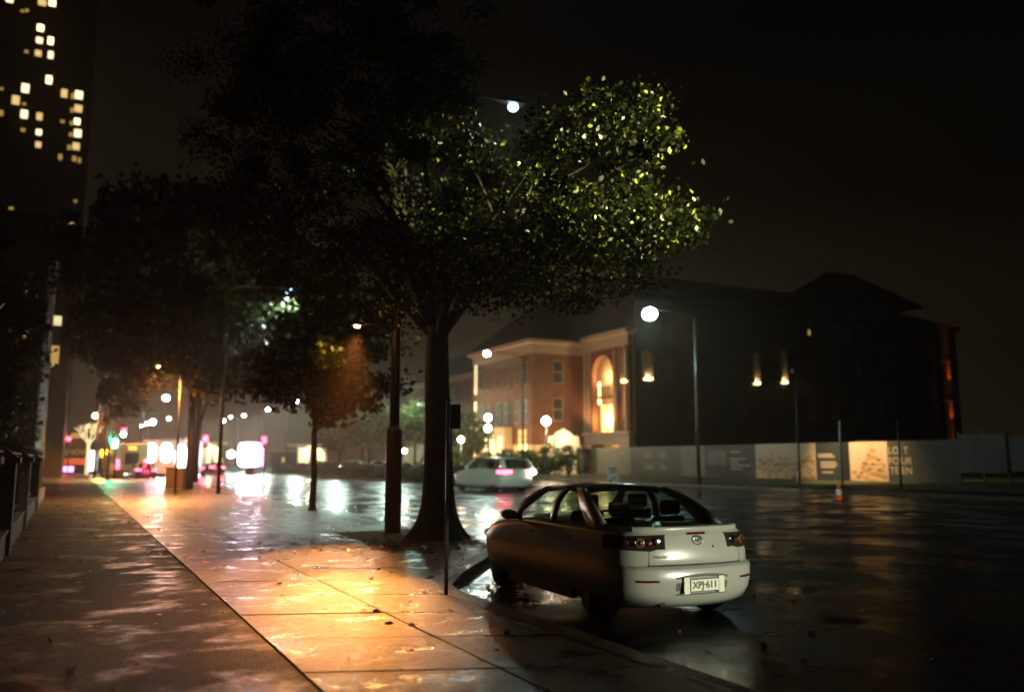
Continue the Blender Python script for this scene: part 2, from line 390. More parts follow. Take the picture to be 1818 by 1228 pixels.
# ================================================================== VEGETATION
def leaf_mesh(name, cents, size, m, parent, rng, nrm_bias=None, jit=.4):
    n = len(cents)
    shape = np.array([(0, -.5), (.30, -.32), (.52, .02), (.22, .12), (.0, .55), (-.22, .12), (-.52, .02), (-.30, -.32)]) if size > .1 else np.array([(0, -.5), (.34, 0), (0, .55), (-.34, 0)])
    k = len(shape)
    a = rng.normal(size=(n, 3)); 
    if nrm_bias is not None: a = a * .7 + np.array(nrm_bias)
    a /= np.linalg.norm(a, axis=1)[:, None]
    t = rng.normal(size=(n, 3)); t -= (t * a).sum(1)[:, None] * a; t /= np.linalg.norm(t, axis=1)[:, None]
    b = np.cross(a, t)
    s = size * (1 + jit * rng.uniform(-1, 1, n))
    v = cents[:, None, :] + (t[:, None, :] * shape[None, :, 0, None] + b[:, None, :] * shape[None, :, 1, None]) * s[:, None, None]
    v = v.reshape(-1, 3)
    me = bpy.data.meshes.new(name)
    me.vertices.add(n * k); me.vertices.foreach_set('co', v.ravel().astype(np.float32))
    me.loops.add(n * k); me.loops.foreach_set('vertex_index', np.arange(n * k, dtype=np.int32))
    me.polygons.add(n); me.polygons.foreach_set('loop_start', np.arange(0, n * k, k, dtype=np.int32)); me.polygons.foreach_set('loop_total', np.full(n, k, dtype=np.int32))
    me.update(); me.validate(); me.materials.append(M[m])
    o = bpy.data.objects.new(name, me); C.objects.link(o)
    if parent: o.parent = parent
    return o

def clumps(ells, nclump, nleaf, spread, rng):
    """ells: (cx,cy,cz,rx,ry,rz); leaf positions gathered in twig clumps, biased to the outside"""
    vol = np.array([e_[3] * e_[4] * e_[5] for e_ in ells]); vol = vol / vol.sum()
    cc = []
    for i in rng.choice(len(ells), nclump, p=vol):
        e_ = ells[i]; d = rng.normal(size=3); d /= np.linalg.norm(d); r = rng.uniform(.25, 1) ** .5
        cc.append(np.array(e_[:3]) + d * r * np.array(e_[3:]))
    cc = np.array(cc)
    w = rng.gamma(1.6, 1, nclump); w /= w.sum()
    idx = rng.choice(nclump, nleaf, p=w)
    sp_ = spread * rng.uniform(.5, 1.5, nclump)
    return cc, cc[idx] + np.clip(rng.normal(size=(nleaf, 3)), -1.7, 1.7) * sp_[idx][:, None] * np.array([1, 1, .7])

def tree(name, label, cat, base, trunk, ells, nclump, nleaf, spread, lsize, leafm, seed, group=None, limbs=14, rtr=None):
    """base: world point; trunk: list of (dx,dy,z,r) local; ells in local coordinates"""
    rng = np.random.default_rng(seed)
    root = thing(name, label, cat, base, 0, group)
    t = MB()
    nseg = 18
    if rtr:      # flared, uneven butt of an old tree
        rows = []
        for (dx, dy, z, r) in trunk:
            row = []
            for k in range(nseg + 1):
                th = 2 * math.pi * k / nseg
                f = max(0, 1 - z / 1.1) ** 2
                lob = 1 + f * .28 * math.sin(5 * th + 1.2) + f * .18 * math.sin(3 * th) + .035 * math.sin(7 * th + z * 2) + .02 * math.sin(11 * th - z * 3)
                row.append((dx + r * lob * math.cos(th), dy + r * lob * math.sin(th), z))
            rows.append(row)
        t.grid(rows[::-1])
    else: t.tube([(a, b, c) for a, b, c, r in trunk], [r for a, b, c, r in trunk], 10)
    top = Vector(trunk[-1][:3]); rt = trunk[-1][3]
    cc, pts = clumps(ells, nclump, nleaf, spread, rng)
    order = rng.permutation(nclump)[:limbs * 4]
    mains = []
    for j in range(limbs):
        c = Vector(cc[order[j]]); c = top.lerp(c, .8)
        k = Vector(trunk[-1 - (j % 2)][:3]); mid = k.lerp(c, .5) + Vector((0, 0, .12 * (c - k).length))
        p = [k, k.lerp(mid, .5) + Vector(rng.normal(size=3) * .05 * (c - k).length * .3), mid, mid.lerp(c, .5) + Vector(rng.normal(size=3) * .08), c]
        t.tube(p, [rt * .55, rt * .4, rt * .26, rt * .16, rt * .07], 7, False); mains.append(p)
    for j in range(limbs, len(order)):
        c = Vector(cc[order[j]]); m_ = min(mains, key=lambda q: (q[3] - c).length); a = m_[2].lerp(m_[3], .6)
        t.tube([a, a.lerp(c, .5) + Vector((0, 0, .1)), c], [rt * .14, rt * .09, rt * .03], 5, False)
    t.build('trunk', 'bark', root, smooth=True)
    leaf_mesh('crown', pts, lsize, leafm, root, rng)
    return root

def loc_ell(base, px, py, D, r, rz=None, rd=None):
    p = at(px, py, D=D) - Vector(base)
    return (p.x, p.y, p.z, r, rd or r, rz or r * .8)

# --- the big street tree beside the kerb
tb = at(779, 957, z=0); tb.z = -.02
up = lambda px, py: at(px, py, D=math.hypot(tb.x, tb.y)) - tb
tr = [(0, 0, -.05, .62), (0, 0, .12, .52), (0, 0, .35, .42), (0, 0, .7, .35), (-.02, 0, 1.1, .315), (-.03, 0, 1.7, .29), (-.05, 0, 2.4, .265), (-.07, .02, 3.2, .25), (-.06, .05, 4.1, .24), (-.10, .05, 5.0, .22)]
tree('plane_tree', 'big old street tree with flared trunk at the kerb beside the parked silver car', 'tree', tb, tr,
     [loc_ell(tb, 1060, 330, 14.5, 1.7, 1.6), loc_ell(tb, 1190, 330, 14, .9, .95), loc_ell(tb, 1235, 300, 14, .5, .5), loc_ell(tb, 1130, 240, 14.2, 1.0, .8), loc_ell(tb, 1000, 310, 15.2, 1.1, .9), loc_ell(tb, 930, 400, 16, 2.1, 1.8), loc_ell(tb, 1100, 430, 15, 1.4, .8), loc_ell(tb, 790, 440, 17, 1.9, 1.6), loc_ell(tb, 800, 340, 17, 1.6, 1.5), loc_ell(tb, 1170, 470, 14.5, .7, .4), loc_ell(tb, 1215, 400, 14.2, .45, .5),
      loc_ell(tb, 680, 480, 18, 1.7, 1.2),
      loc_ell(tb, 650, 300, 19, 3.3, 3.4), loc_ell(tb, 740, 80, 19, 1.9, 1.6), loc_ell(tb, 560, 150, 20, 3.2, 3.0), loc_ell(tb, 1010, 480, 15.5, 1.7, .75)],
     430, 100000, .25, .088, 'leaf_plane', 11, limbs=24, rtr=True)
# --- young tree
yb = at(554, 906, z=0); yb.z = 0
tree('young_tree', 'slim young street tree with low crown and yellow-lit leaves behind the tall dark pole', 'tree', yb,
     [(0, 0, -.03, .15), (0, 0, .2, .115), (.03, 0, 1.2, .10), (0, .03, 2.4, .09), (.03, 0, 3.2, .08)],
     [loc_ell(yb, 560, 690, 27, 1.55, 1.2), loc_ell(yb, 640, 670, 26.5, 1.2, 1.1), loc_ell(yb, 500, 655, 27, 1.3, 1.0), loc_ell(yb, 560, 620, 27, 1.7, 1.2), loc_ell(yb, 650, 600, 27.5, 1.2, 1.0), loc_ell(yb, 600, 560, 28, 2.0, 1.2)],
     190, 15000, .26, .16, 'leaf_young', 5, limbs=12)
# --- big tree further along, crown dark above the glow
fb = at(345, 856, z=0); fb.z = 0
tree('tall_tree', 'tall dark street tree along the footpath, its crown hanging over the distant lights', 'tree', fb,
     [(0, 0, -.03, .30), (0, 0, 1.5, .24), (.1, 0, 4, .22), (0, .1, 6, .2)],
     [loc_ell(fb, 330, 470, 48, 6.6, 4.2), loc_ell(fb, 330, 600, 46, 4.4, 2.2), loc_ell(fb, 420, 640, 46, 2.4, 1.7), loc_ell(fb, 270, 630, 47, 2.2, 1.9), loc_ell(fb, 250, 560, 48, 2.4, 2.2), loc_ell(fb, 500, 520, 47, 4.2, 3.0), loc_ell(fb, 470, 650, 46, 1.6, 1.0), loc_ell(fb, 400, 690, 46, 1.0, .8)],
     430, 42000, .55, .27, 'leaf_dark', 8, limbs=18)
f2 = at(183, 846, z=0); f2.z = 0
tree('street_tree', 'small dark tree just left of the green traffic light', 'tree', f2,
     [(0, 0, 0, .2), (0, 0, 2.5, .16), (.1, 0, 5, .12)], [loc_ell(f2, 215, 600, 70, 3.0, 2.6), loc_ell(f2, 215, 710, 69, 1.4, 1.0), loc_ell(f2, 245, 655, 69, 1.9, 1.6)],
     110, 9000, .55, .30, 'leaf_dark', 9, limbs=10)
# --- dark garden trees behind the fence on the left
for i, (x, y, hh, r, sd, lb) in enumerate([(-3.8, 12.5, 5.2, 2.7, 21, 'dark garden tree behind the fence at the near left edge'), (-4.0, 22, 6.4, 3.1, 22, 'dark garden tree behind the iron fence, second from the camera'), (-4.6, 36, 8.0, 3.7, 23, 'dark garden tree behind the iron fence, third from the camera'), (-5.4, 54, 10, 4.6, 24, 'dark garden tree at the far end of the iron fence')]):
    tree('garden_tree', lb, 'tree', (x, y, 0), [(0, 0, 0, .22), (.05, 0, 1.5, .18), (0, .1, 2.6, .15)],
         [(0, 0, hh * .62, r, r, hh * .36), (.4, -.8, hh * .42, r * .7, r * .8, hh * .22), (.2, 1, hh * .85, r * .8, r * .8, hh * .25)], 110, 11000, .38, .2, 'leaf_dark', sd, 'trees in the garden behind the fence', limbs=10)

def bush(name, label, cat, base, ells, nleaf, lsize, lm, seed, group=None, nclump=60, spread=.16):
    rng = np.random.default_rng(seed); root = thing(name, label, cat, base, 0, group)
    cc, pts = clumps(ells, nclump, nleaf, spread, rng); pts[:, 2] = np.maximum(pts[:, 2], .02)
    st = MB()
    for j in range(5):
        c = cc[j]; st = MB(); st.tube([(c[0] * .4, c[1] * .6, 0), (c[0] * .8, c[1] * .8, c[2] * .5), tuple(c)], [.04, .03, .012], 5, False); st.build('stem', 'bark', root)
    leaf_mesh('foliage', pts, lsize, lm, root, rng)
    return root
# hedge of the median, in lengths one can tell apart
for i, (y0, y1, h, w, lb) in enumerate([(46.6, 52.5, .85, 1.1, 'low rounded hedge on the median behind the white moving car'), (54, 66, 1.0, 1.1, 'median hedge left of the white moving car behind the big tree trunk'),
                                       (67, 84, 1.1, 1.1, 'median hedge under the two bright headlamps'), (85, 112, 1.2, 1.2, 'far median hedge reaching toward the glowing advertising panel')]):
    L_ = (y1 - y0); n = max(2, int(L_ / 2.5)); E = [(0, -L_ / 2 + L_ * (j + .5) / n, h * .5, w, L_ / n * .8, h * .52) for j in range(n)]
    bush('hedge', lb, 'hedge', (24.1, (y0 + y1) / 2, RZ + .13), E, int(1100 * L_ ** .8), .16, 'leaf_hedge', 40 + i, 'hedges on the median', nclump=int(L_ * 9), spread=.2)
# park trees across the road, lit from below
pk = [(602, 104, 6.2, 'leafy park tree across the road just right of the slim young tree'), (655, 96, 7.5, 'round leafy park tree across the road left of the tall dark pole'), (735, 100, 8.5, 'green lit park tree seen between the tall pole and the big trunk'),
      (700, 112, 8.0, 'park tree directly behind the tall dark pole'), (825, 88, 6.0, 'thin reddish tree right of the big trunk, under the second street lamp')]
for i, (px, D, h, lb) in enumerate(pk):
    p = at(px, 830, D=D); b = Vector((p.x, p.y, .2)); r = h * .36
    tree('park_tree', lb, 'tree', b, [(0, 0, 0, .16), (.1, 0, h * .3, .12), (-.05, .1, h * .45, .09)], [(0, 0, h * .72, r, r, h * .30), (r * .5, 0, h * .6, r * .7, r * .7, h * .2), (-r * .5, .3, h * .62, r * .7, r * .7, h * .2)],
         90, 5200, .45, .30, 'leaf_park', 60 + i, 'trees in the park across the road', limbs=9)
sh = [(905, 795, 82, 2.4, 'feathery shrub in front of the lit brick wing, right of the lamp pole'), (945, 800, 80, 2.3, 'spiky shrub in front of the brick corner'), (990, 800, 79, 2.9, 'rounded shrub beside the small bright gatehouse'), (865, 805, 84, 1.9, 'low shrub under the twin globe lamps'), (810, 810, 86, 2.2, 'low shrub right of the big trunk under the small globe lamp'), (760, 815, 90, 1.8, 'low shrub behind the big trunk on the park side')]
for i, (px, py, D, h, lb) in enumerate(sh):
    p = at(px, 820, D=D); bush('shrub', lb, 'shrub', (p.x, p.y, .2), [(0, 0, h * .5, h * .62, h * .5, h * .5), (h * .4, .2, h * .35, h * .4, h * .4, h * .35), (-h * .5, 0, h * .3, h * .4, h * .4, h * .3)], 1900, .26, 'leaf_park', 80 + i, 'shrubs before the brick building', nclump=50, spread=.28)
# fallen leaves
rng = np.random.default_rng(3); P = []
def lz(x, y):
    if x > KX + .03 or (x > BX + .03 and (y < 9.9 or x > BX + (y - 9.9) / 4.7 * (KX - BX) + .04)): return RZ + .012
    return .016
for i in range(2600):
    if i < 1300: r = abs(rng.normal()) * 1.0; th = rng.uniform(0, 6.28); x, y = tb.x - .9 + r * 1.5 * math.cos(th), tb.y - .7 + r * 1.1 * math.sin(th)
    elif i < 1750: t_ = rng.uniform(0, 1); x, y = BX + .35 + t_ * 2.9 + abs(rng.normal()) * .25, 9.6 + t_ * 4.6 + rng.normal() * .25
    else: x, y = rng.uniform(-.8, 9), rng.uniform(4, 45)
    P.append((x, y, lz(x, y)))
tag(leaf_mesh('fallen_leaves', np.array(P), .085, 'leaf_fallen', None, rng, (0, 0, 2.6)), 'brown and orange leaves scattered on the wet footpath and gutter', 'leaves', kind='stuff')

# soil round the tree
sheet('tree_pit', [(tb.x - 1.5, tb.y - 1.2), (tb.x + .45, tb.y - 1.4), (tb.x + .55, tb.y + 2.6), (tb.x - 1.5, tb.y + 2.4)], .013, 'verge')

# ================================================================== STREET LAMPS AND POLES
def street_lamp(label, x, y, h, arm, power, near=True, col=LAMP_G, cut=158, base0=0, group='street lamps along the kerbs', wide=.10, z0=0, glow='glow_lamp', rad=.16):
    root = thing('street_lamp', label, 'street lamp', (x, y, z0), 0, group)
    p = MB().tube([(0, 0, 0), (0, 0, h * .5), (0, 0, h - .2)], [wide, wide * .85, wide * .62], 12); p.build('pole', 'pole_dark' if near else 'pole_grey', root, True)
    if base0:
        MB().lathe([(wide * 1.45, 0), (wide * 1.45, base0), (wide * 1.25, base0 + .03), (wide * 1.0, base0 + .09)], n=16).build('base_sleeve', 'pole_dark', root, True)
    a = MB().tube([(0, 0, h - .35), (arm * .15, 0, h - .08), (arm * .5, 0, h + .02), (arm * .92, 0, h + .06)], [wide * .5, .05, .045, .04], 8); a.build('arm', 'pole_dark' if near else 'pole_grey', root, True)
    hx = arm
    hd = MB(); hd.add([(hx - .42, -.10, h + .03), (hx + .3, -.17, h + .03), (hx + .3, .17, h + .03), (hx - .42, .10, h + .03), (hx - .40, -.07, h + .14), (hx + .22, -.10, h + .16), (hx + .22, .10, h + .16), (hx - .40, .07, h + .14)],
                      [(0, 3, 2, 1), (4, 5, 6, 7), (0, 1, 5, 4), (1, 2, 6, 5), (2, 3, 7, 6), (3, 0, 4, 7)])
    hd.build('lamp_head', 'pole_grey', root, bevel=.01)
    g = MB(); g.ball((0, 0, 0), rad * 1.15, 16); g.v = [(hx + x, y, h + .03 - rad * .72 + z * .85) for x, y, z in g.v]; g.build('lens', glow, root, True)  # round lens, the lamp's overexposed glare put into its shape
    lamp('SPOT', 'street_light', (hx, 0, h - .1 - rad * 1.9), power, col, root, radius=rad, spot=cut, blend=.5 if cut < 170 else .12)
    return root
# near row
pb = at(697, 946, z=0); hl = at(910, 175, D=20.0)
nl1 = street_lamp('tall dark street lamp with thick base sleeve standing left of the big tree trunk', pb.x, pb.y, hl.z, 3.0, 350, base0=2.25, wide=.125, rad=.12, glow='glow_blue')
lamp('SPOT', 'street_light', (3.0, 0, hl.z - .45), 14000, LAMP_G, nl1, radius=.16, spot=48, blend=1, aim=(11, 27, -9.5))  # extra spot added at this lamp to brighten the white car and road
street_lamp('street lamp behind the dark canopy, its white light showing through at upper left', 6.35, 42.4, 10.1, 3.0, 7000, wide=.1, glow='glow_blue')
q = at(190, 850, z=0); street_lamp('dark leaning-looking lamp pole right of the lit fairy-light tree', q.x, q.y, 13.0, .9, 1200, wide=.14)
q = at(228, 682, D=94); street_lamp('distant near-side street lamp seen above the green traffic light', q.x - 2.5, q.y, q.z, 2.5, 3500, rad=.32)
q = at(295, 703, D=111); street_lamp('distant near-side street lamp above the tram windows', q.x - 2.5, q.y, q.z, 2.5, 3500, rad=.34)
q = at(170, 735, D=110); street_lamp('short distant lamp beside the fairy-light tree', q.x + 1.6, q.y, q.z, -1.6, 2500, rad=.3, glow='glow_globe')
# far row
far = [(44.2, 'tall street lamp in front of the printed hoarding, brightest lamp right of the big tree', .42), (68.7, 'street lamp in front of the lit brick wing', .26), (93, 'street lamp across the road hidden behind the tall dark pole', .2), (117, 'fourth lamp of the far row, behind the young tree crown', .2), (141, 'fifth lamp of the far row, behind foliage', .24), (165, 'sixth lamp of the far row over the glowing panel', .3), (190, 'seventh lamp of the far row in the haze', .3), (218, 'eighth lamp of the far row, small and hazy', .34)]
for i, (y, lb, rr) in enumerate(far):
    street_lamp(lb, 36.8, y, 11.3, -3.7, (1700, 3000)[i] if i < 2 else 9000, near=(i > 0), z0=RZ + .14, wide=.12, rad=rr, cut=176)
def far_glint(px, py, D, lb, s=.3, g='glow_lamp'):
    q = at(px, py, D=D); root = thing('street_lamp', lb, 'street lamp', (q.x, q.y, 0), 0, 'far hazy street lamps')
    MB().tube([(0, 0, 0), (0, 0, q.z)], .1, 6).build('pole', 'pole_dark', root, True)
    MB().tube([(0, 0, q.z - .1), (-1.2, 0, q.z + .05)], .06, 6).build('arm', 'pole_dark', root, True)
    MB().box(-2.0, -1.1, -.2, .2, q.z + .12, q.z + .24).build('lamp_head', 'pole_grey', root)
    MB().ball((-1.5, 0, q.z), s, 12).build('lens', g, root, True)
far_glint(362, 741, 170, 'hazy blue-white lamp just right of the dark pole by the utility box', .55)
far_glint(285, 749, 190, 'hazy lamp above the bus, largest of the cluster', .55)
far_glint(313, 743, 200, 'small hazy lamp right of the cluster above the tram', .32)
far_glint(273, 752, 210, 'small hazy lamp in the middle of the cluster above the bus', .3)
far_glint(263, 756, 230, 'tiny leftmost hazy lamp above the bus', .3)
far_glint(421, 740, 210, 'tiny lamp left of the hazy lamp over the glowing panel', .26)

# sodium lamps
def sodium(label, x, y, h, arm, power, rad=.12):
    root = thing('sodium_lamp', label, 'lamp', (x, y, 0), 0, 'warm sodium lamps on the footpath')
    MB().tube([(0, 0, 0), (0, 0, h)], [.06, .05], 10).build('pole', 'pole_dark', root, True)
    MB().tube([(0, 0, h - .1), (arm * .4, 0, h + .08), (arm, 0, h + .1)], .03, 8).build('arm', 'pole_dark', root, True)
    MB().box(arm - .2, arm + .2, -.12, .12, h + .10, h + .18).build('lamp_head', 'pole_grey', root, bevel=.01)
    MB().lathe([(.001, -.1), (.08, -.08), (.12, 0)], (arm, 0, h + .09), 14).build('lens', 'glow_sodium', root, True)
    lamp('SPOT', 'sodium_light', (arm, 0, h - .12), power, SOD, root, radius=rad, spot=150, blend=.5)
sb = at(634, 584, D=18.25)
root = thing('sodium_lamp', 'warm orange lamp on a short bracket of the tall dark pole, hidden in leaves', 'lamp', (pb.x, pb.y, 0), 0, 'warm sodium lamps on the footpath')
dx, dy = sb.x - pb.x, sb.y - pb.y
MB().tube([(0, 0, sb.z + .10), (dx * .5, dy * .5, sb.z + .17), (dx, dy, sb.z + .14)], .025, 8).build('bracket', 'pole_dark', root, True)
MB().box(dx - .12, dx + .12, dy - .10, dy + .10, sb.z + .08, sb.z + .15).build('lamp_head', 'pole_dark', root, bevel=.01)
MB().lathe([(.001, -.05), (.05, -.04), (.075, 0)], (dx, dy, sb.z + .075), 14).build('lens', 'glow_sodium', root, True)
g_ = at(600, 1010, z=0)
for (gx, gy, pw, an, sx) in ((540, 1000, 10500, 58, .52), (618, 1062, 17000, 23, .8)):
    g_ = at(gx, gy, z=0); lamp('SPOT', 'sodium_light', (dx, dy, sb.z), pw, (1, .35, .075), root, radius=.10, spot=an, blend=1, aim=(g_.x - sb.x, g_.y - sb.y, -sb.z)).scale = (sx, 1, 1)
lf = at(580, 628, D=26.5); lamp('SPOT', 'leaf_light', (dx, dy, sb.z), 9000, (1, .66, .10), root, radius=.08, spot=9, blend=.9, aim=lf - sb)  # narrow spot added to brighten the young tree's leaves
lamp('POINT', 'sodium_glow', (dx, dy, sb.z), 45, (1, .50, .14), root, radius=.08)
q = at(300, 862, z=0); sodium('warm orange lamp over the footpath near the utility box', 4.6, 44, 6.0, -1.0, 15000)
lamp('SPOT', 'sodium_light', (-1, 0, 5.85), 3500, SOD, [o for o in C.objects if o.get('label') == 'warm orange lamp over the footpath near the utility box'][0], radius=.12, spot=46, blend=1, aim=(.4, -16, -5.85))  # additional spot put on this lamp to warm the nearer footpath
sodium('warm orange lamp at the far end of the footpath', 2.0, 84, 6.5, 1.0, 26000)

# twin globe park lamps
def globe(label, px, pys, D, power, r=.35):
    q = at(px, 815, D=D); zs = [at(px, y, D=D).z for y in pys]
    root = thing('globe_lamp', label, 'lamp', (q.x, q.y, .2), 0, 'globe lamps in the park')
    MB().tube([(0, 0, 0), (0, 0, max(zs) - .5)], .07, 8).build('pole', 'pole_grey', root, True)
    for k, z in enumerate(zs):
        MB().ball((0, 0 + (.02 if k else 0), z - .2), r, 14).build('globe', 'glow_globe', root, True)
    lamp('POINT', 'globe_light', (0, -.6, max(zs) - .4), power, (1, .72, .45), root, radius=.3)
globe('twin globe lamp in front of the lit brick wing, left of the lamp pole', 866, (741, 760), 84, 1100)
globe('single globe lamp beside the bright gatehouse', 970, (747,), 81, 900, .42)
globe('small globe lamp just right of the big tree trunk', 818, (780,), 82, 300, .3)
globe('small globe lamp between the tall pole and the big trunk', 718, (800,), 95, 250, .25)

# parking sign on its thin post
sg = at(792, 1056, z=0)
root = thing('parking_sign', 'thin signpost with small back-facing plate at the parking bay kerb', 'sign', (sg.x, sg.y, 0), 0)
MB().tube([(0, 0, -.02), (0, 0, 2.32)], .024, 10).build('post', 'pole_grey', root, True)
MB().box(.03, .17, -.004, .004, 1.98, 2.28).build('sign_plate', 'fence_stone', root, bevel=.002)
MB().lathe([(.035, 2.32), (.03, 2.345), (.001, 2.35)], n=10).build('cap', 'plastic_black', root)

# utility box beside a dark pole
ub = at(311, 868, z=0)
root = thing('utility_box', 'brown utility box at the foot of a dark pole', 'cabinet', (ub.x, ub.y, 0), -.45)
MB().box(-.48, .48, -.25, .25, .06, 1.12).build('body', 'bin_brown', root, bevel=.02)
MB().box(-.52, .52, -.29, .29, 1.12, 1.18).build('lid', 'black_metal', root, bevel=.01)
MB().box(-.42, .42, -.22, .22, 0, .06).build('plinth', 'kerb_stone', root)
for s in (-1, 1): MB().box(min(s * .02, s * .44), max(s * .02, s * .44), -.262, -.25, .12, 1.06).build('door', 'bin_brown', root, bevel=.004)
vb = at(333, 868, z=0)
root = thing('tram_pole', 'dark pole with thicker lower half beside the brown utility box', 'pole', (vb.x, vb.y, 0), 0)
MB().tube([(0, 0, 0), (0, 0, 8.5)], [.16, .12], 12).build('shaft', 'scaffold_orange', root, True)  # shaft of a dark pole coloured orange, lamplight put into the material
MB().tube([(.06, -.03, 0), (.06, -.03, 5.2)], [.22, .2], 12).build('sleeve', 'pole_dark', root, True)
for (px, py, top, lb) in [(173, 838, 640, 'thin distant pole with a short arm at its top'), (165, 838, 690, 'shorter thin distant pole left of the arm pole')]:
    q = at(px, py, z=0); q.z = 0; D = math.hypot(q.x, q.y); h = at(px, top, D=D).z
    root = thing('mast', lb, 'pole', (q.x, q.y, 0), 0, 'thin distant poles')
    MB().tube([(0, 0, 0), (0, 0, h)], [.22, .14], 8).build('shaft', 'pole_dark', root, True)
    MB().tube([(0, 0, h - .1), (1.9, -.5, h)], .07, 6).build('arm', 'pole_dark', root, True)

# ================================================================== FENCE ON THE LEFT
def left_fence():
    X = -.86
    for i, (y0, y1, lb) in enumerate([(3.0, 7.6, 'iron fence bay on stone plinth nearest the camera'), (7.6, 12.2, 'second iron fence bay from the camera'), (12.2, 16.8, 'third iron fence bay from the camera'), (16.8, 23, 'fourth iron fence bay from the camera'), (23, 31, 'fifth iron fence bay from the camera'), (31, 42, 'farthest iron fence bay, by the lit footpath')]):
        root = thing('iron_fence', lb, 'fence', (X, y0, 0), 0, 'bays of the iron fence'); L_ = y1 - y0
        p = MB().box(-.30, 0, .5, L_ - .0, 0, .38).box(-.34, .03, .5, L_ - .0, .382, .44); p.build('plinth', 'fence_stone', root, bevel=.01)
        MB().box(-.42, .06, 0, .5, 0, 1.55).build('pier', 'fence_stone', root, bevel=.015)
        c = MB(); c.box(-.48, .12, -.06, .56, 1.55, 1.64); c.add([(-.44, -.02, 1.642), (.08, -.02, 1.642), (.08, .52, 1.642), (-.44, .52, 1.642), (-.18, .25, 1.86)], [(0, 1, 4), (1, 2, 4), (2, 3, 4), (3, 0, 4)]); c.build('cap', 'fence_stone', root)
        b = MB(); n = int((L_ - .5) / .14)
        for k in range(n):
            yy = .56 + k * .14; b.tube([(-.15, yy, .44), (-.15, yy, 1.9)], .011, 6); b.lathe([(.02, 1.9), (.001, 2.0)], (-.15, yy, 0), 6)
        b.box(-.17, -.13, .5, L_, .55, .585); b.box(-.17, -.13, .5, L_, 1.72, 1.755); b.build('railing', 'iron', root)
left_fence()
dp = thing('bent_pipe', 'pale bent standpipe by the fence at the left edge', 'pipe', (-.72, 7.15, 0), 0)
MB().tube([(0, 0, 0), (0, 0, .9), (.01, .02, 1.0), (-.06, .12, 1.1), (-.08, .16, 1.5)], .03, 10).build('pipe', 'fence_stone', dp, True)
MB().lathe([(.06, 0), (.06, .03), (.035, .05)], n=12).build('foot', 'iron', dp)

# ================================================================== BUILDINGS ON THE LEFT
def tower():
    Y = 215; root = thing('apartment_tower', 'tall dark tower with scattered lit windows at the upper left', 'building', (0, Y, 0))
    xr = at(158, 250, Y=Y).x
    b = MB().box(xr - 62, xr, 0, 40, 0, 175)
    b.build('wall', 'tower_wall', root)
    lit = [(72, 50, 11, 13), (70, 72, 11, 12), (68, 95, 11, 12), (90, 73, 9, 15), (90, 98, 9, 15), (47, 92, 7, 6), (87, 142, 10, 16), (45, 157, 13, 18), (28, 178, 13, 18), (43, 185, 7, 5), (43, 203, 12, 17), (70, 207, 10, 15), (41, 231, 8, 7), (69, 235, 10, 12), (68, 257, 10, 12), (2, 201, 7, 12), (3, 158, 6, 5),
           (114, 166, 11, 17), (111, 216, 8, 6), (107, 279, 7, 12), (75, 5, 14, 12), (93, 6, 11, 12), (17, 2, 12, 6), (40, 20, 6, 5), (48, 19, 6, 6),
           (140, 169, 14, 17), (139, 193, 14, 15), (137, 216, 10, 12), (138, 237, 13, 16), (135, 260, 13, 15), (132, 282, 8, 11), (129, 171, 6, 12), (128, 196, 6, 9), (127, 219, 6, 8), (126, 239, 7, 8), (123, 262, 7, 10), (141, 285, 5, 11), (20, 370, 8, 5), (127, 399, 9, 13), (134, 357, 6, 5), (120, 377, 4, 4), (118, 424, 4, 5), (127, 423, 4, 7), (134, 424, 6, 10), (142, 430, 5, 8)]
    for k, (px, py, w, h) in enumerate(lit):
        p = at(px, py, Y=Y); s = (p - Vector((0, 0, CAM_Z))).length / FPX * .93
        ww, hh = w * s / 2 * .8, h * s / 2 * .8
        big = w > 9
        wn = MB().box(p.x - ww, p.x + ww, -.12, -.01, p.z - hh, p.z + hh); wn.build('window', (['glow_warm', 'glow_warm_b', 'glow_warm_c'][(k * 7) % 3]) if big or h > 12 else 'glow_warm_dim', root)
    n = 0
    for r_ in range(22):
        for c in range(4):
            x = xr - 4 - c * 11.5 - (r_ % 3) * 1.5; z = 14 + r_ * 6.2
            MB().box(x - 1.2, x + 1.2, -.08, -.01, z, z + 1.7).build('window', 'window_dark', root); n += 1
            if n > 45: return
tower()
# lower buildings along the left
def left_block(label, X, y0, y1, h, px_lit, name='street_building'):
    root = thing(name, label, 'building', (X, y0, 0), 0, 'dark buildings along the left side')
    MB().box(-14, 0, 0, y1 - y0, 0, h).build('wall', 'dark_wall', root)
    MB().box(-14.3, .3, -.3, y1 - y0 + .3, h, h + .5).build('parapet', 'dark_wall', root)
    nb = max(2, int((y1 - y0) / 4))
    for k in range(nb):
        for f in range(int(h / 3.6)):
            y = (k + .5) * (y1 - y0) / nb; z = 1.4 + f * 3.6
            MB().box(.0, .06, y - .6, y + .6, z, z + 1.7).build('window', 'window_dark', root)
    for (z0, z1, m) in px_lit: MB().box(-1.8, -.9, -.1, -.01, z0, z1).build('window', m, root)
left_block('dark building left of the sky gap with two lit windows', -2.0, 62, 84, 17, [(9.3, 10.3, 'glow_warm_dim')])
left_block('dark building further along the footpath with one pale lit window', -.6, 92, 125, 24, [(10.5, 12.5, 'glow_warm_dim'), (14.5, 15.4, 'glow_cream')])
left_block('far dark building at the end of the footpath side', -.5, 135, 180, 30, [(15, 17, 'glow_warm_dim')])

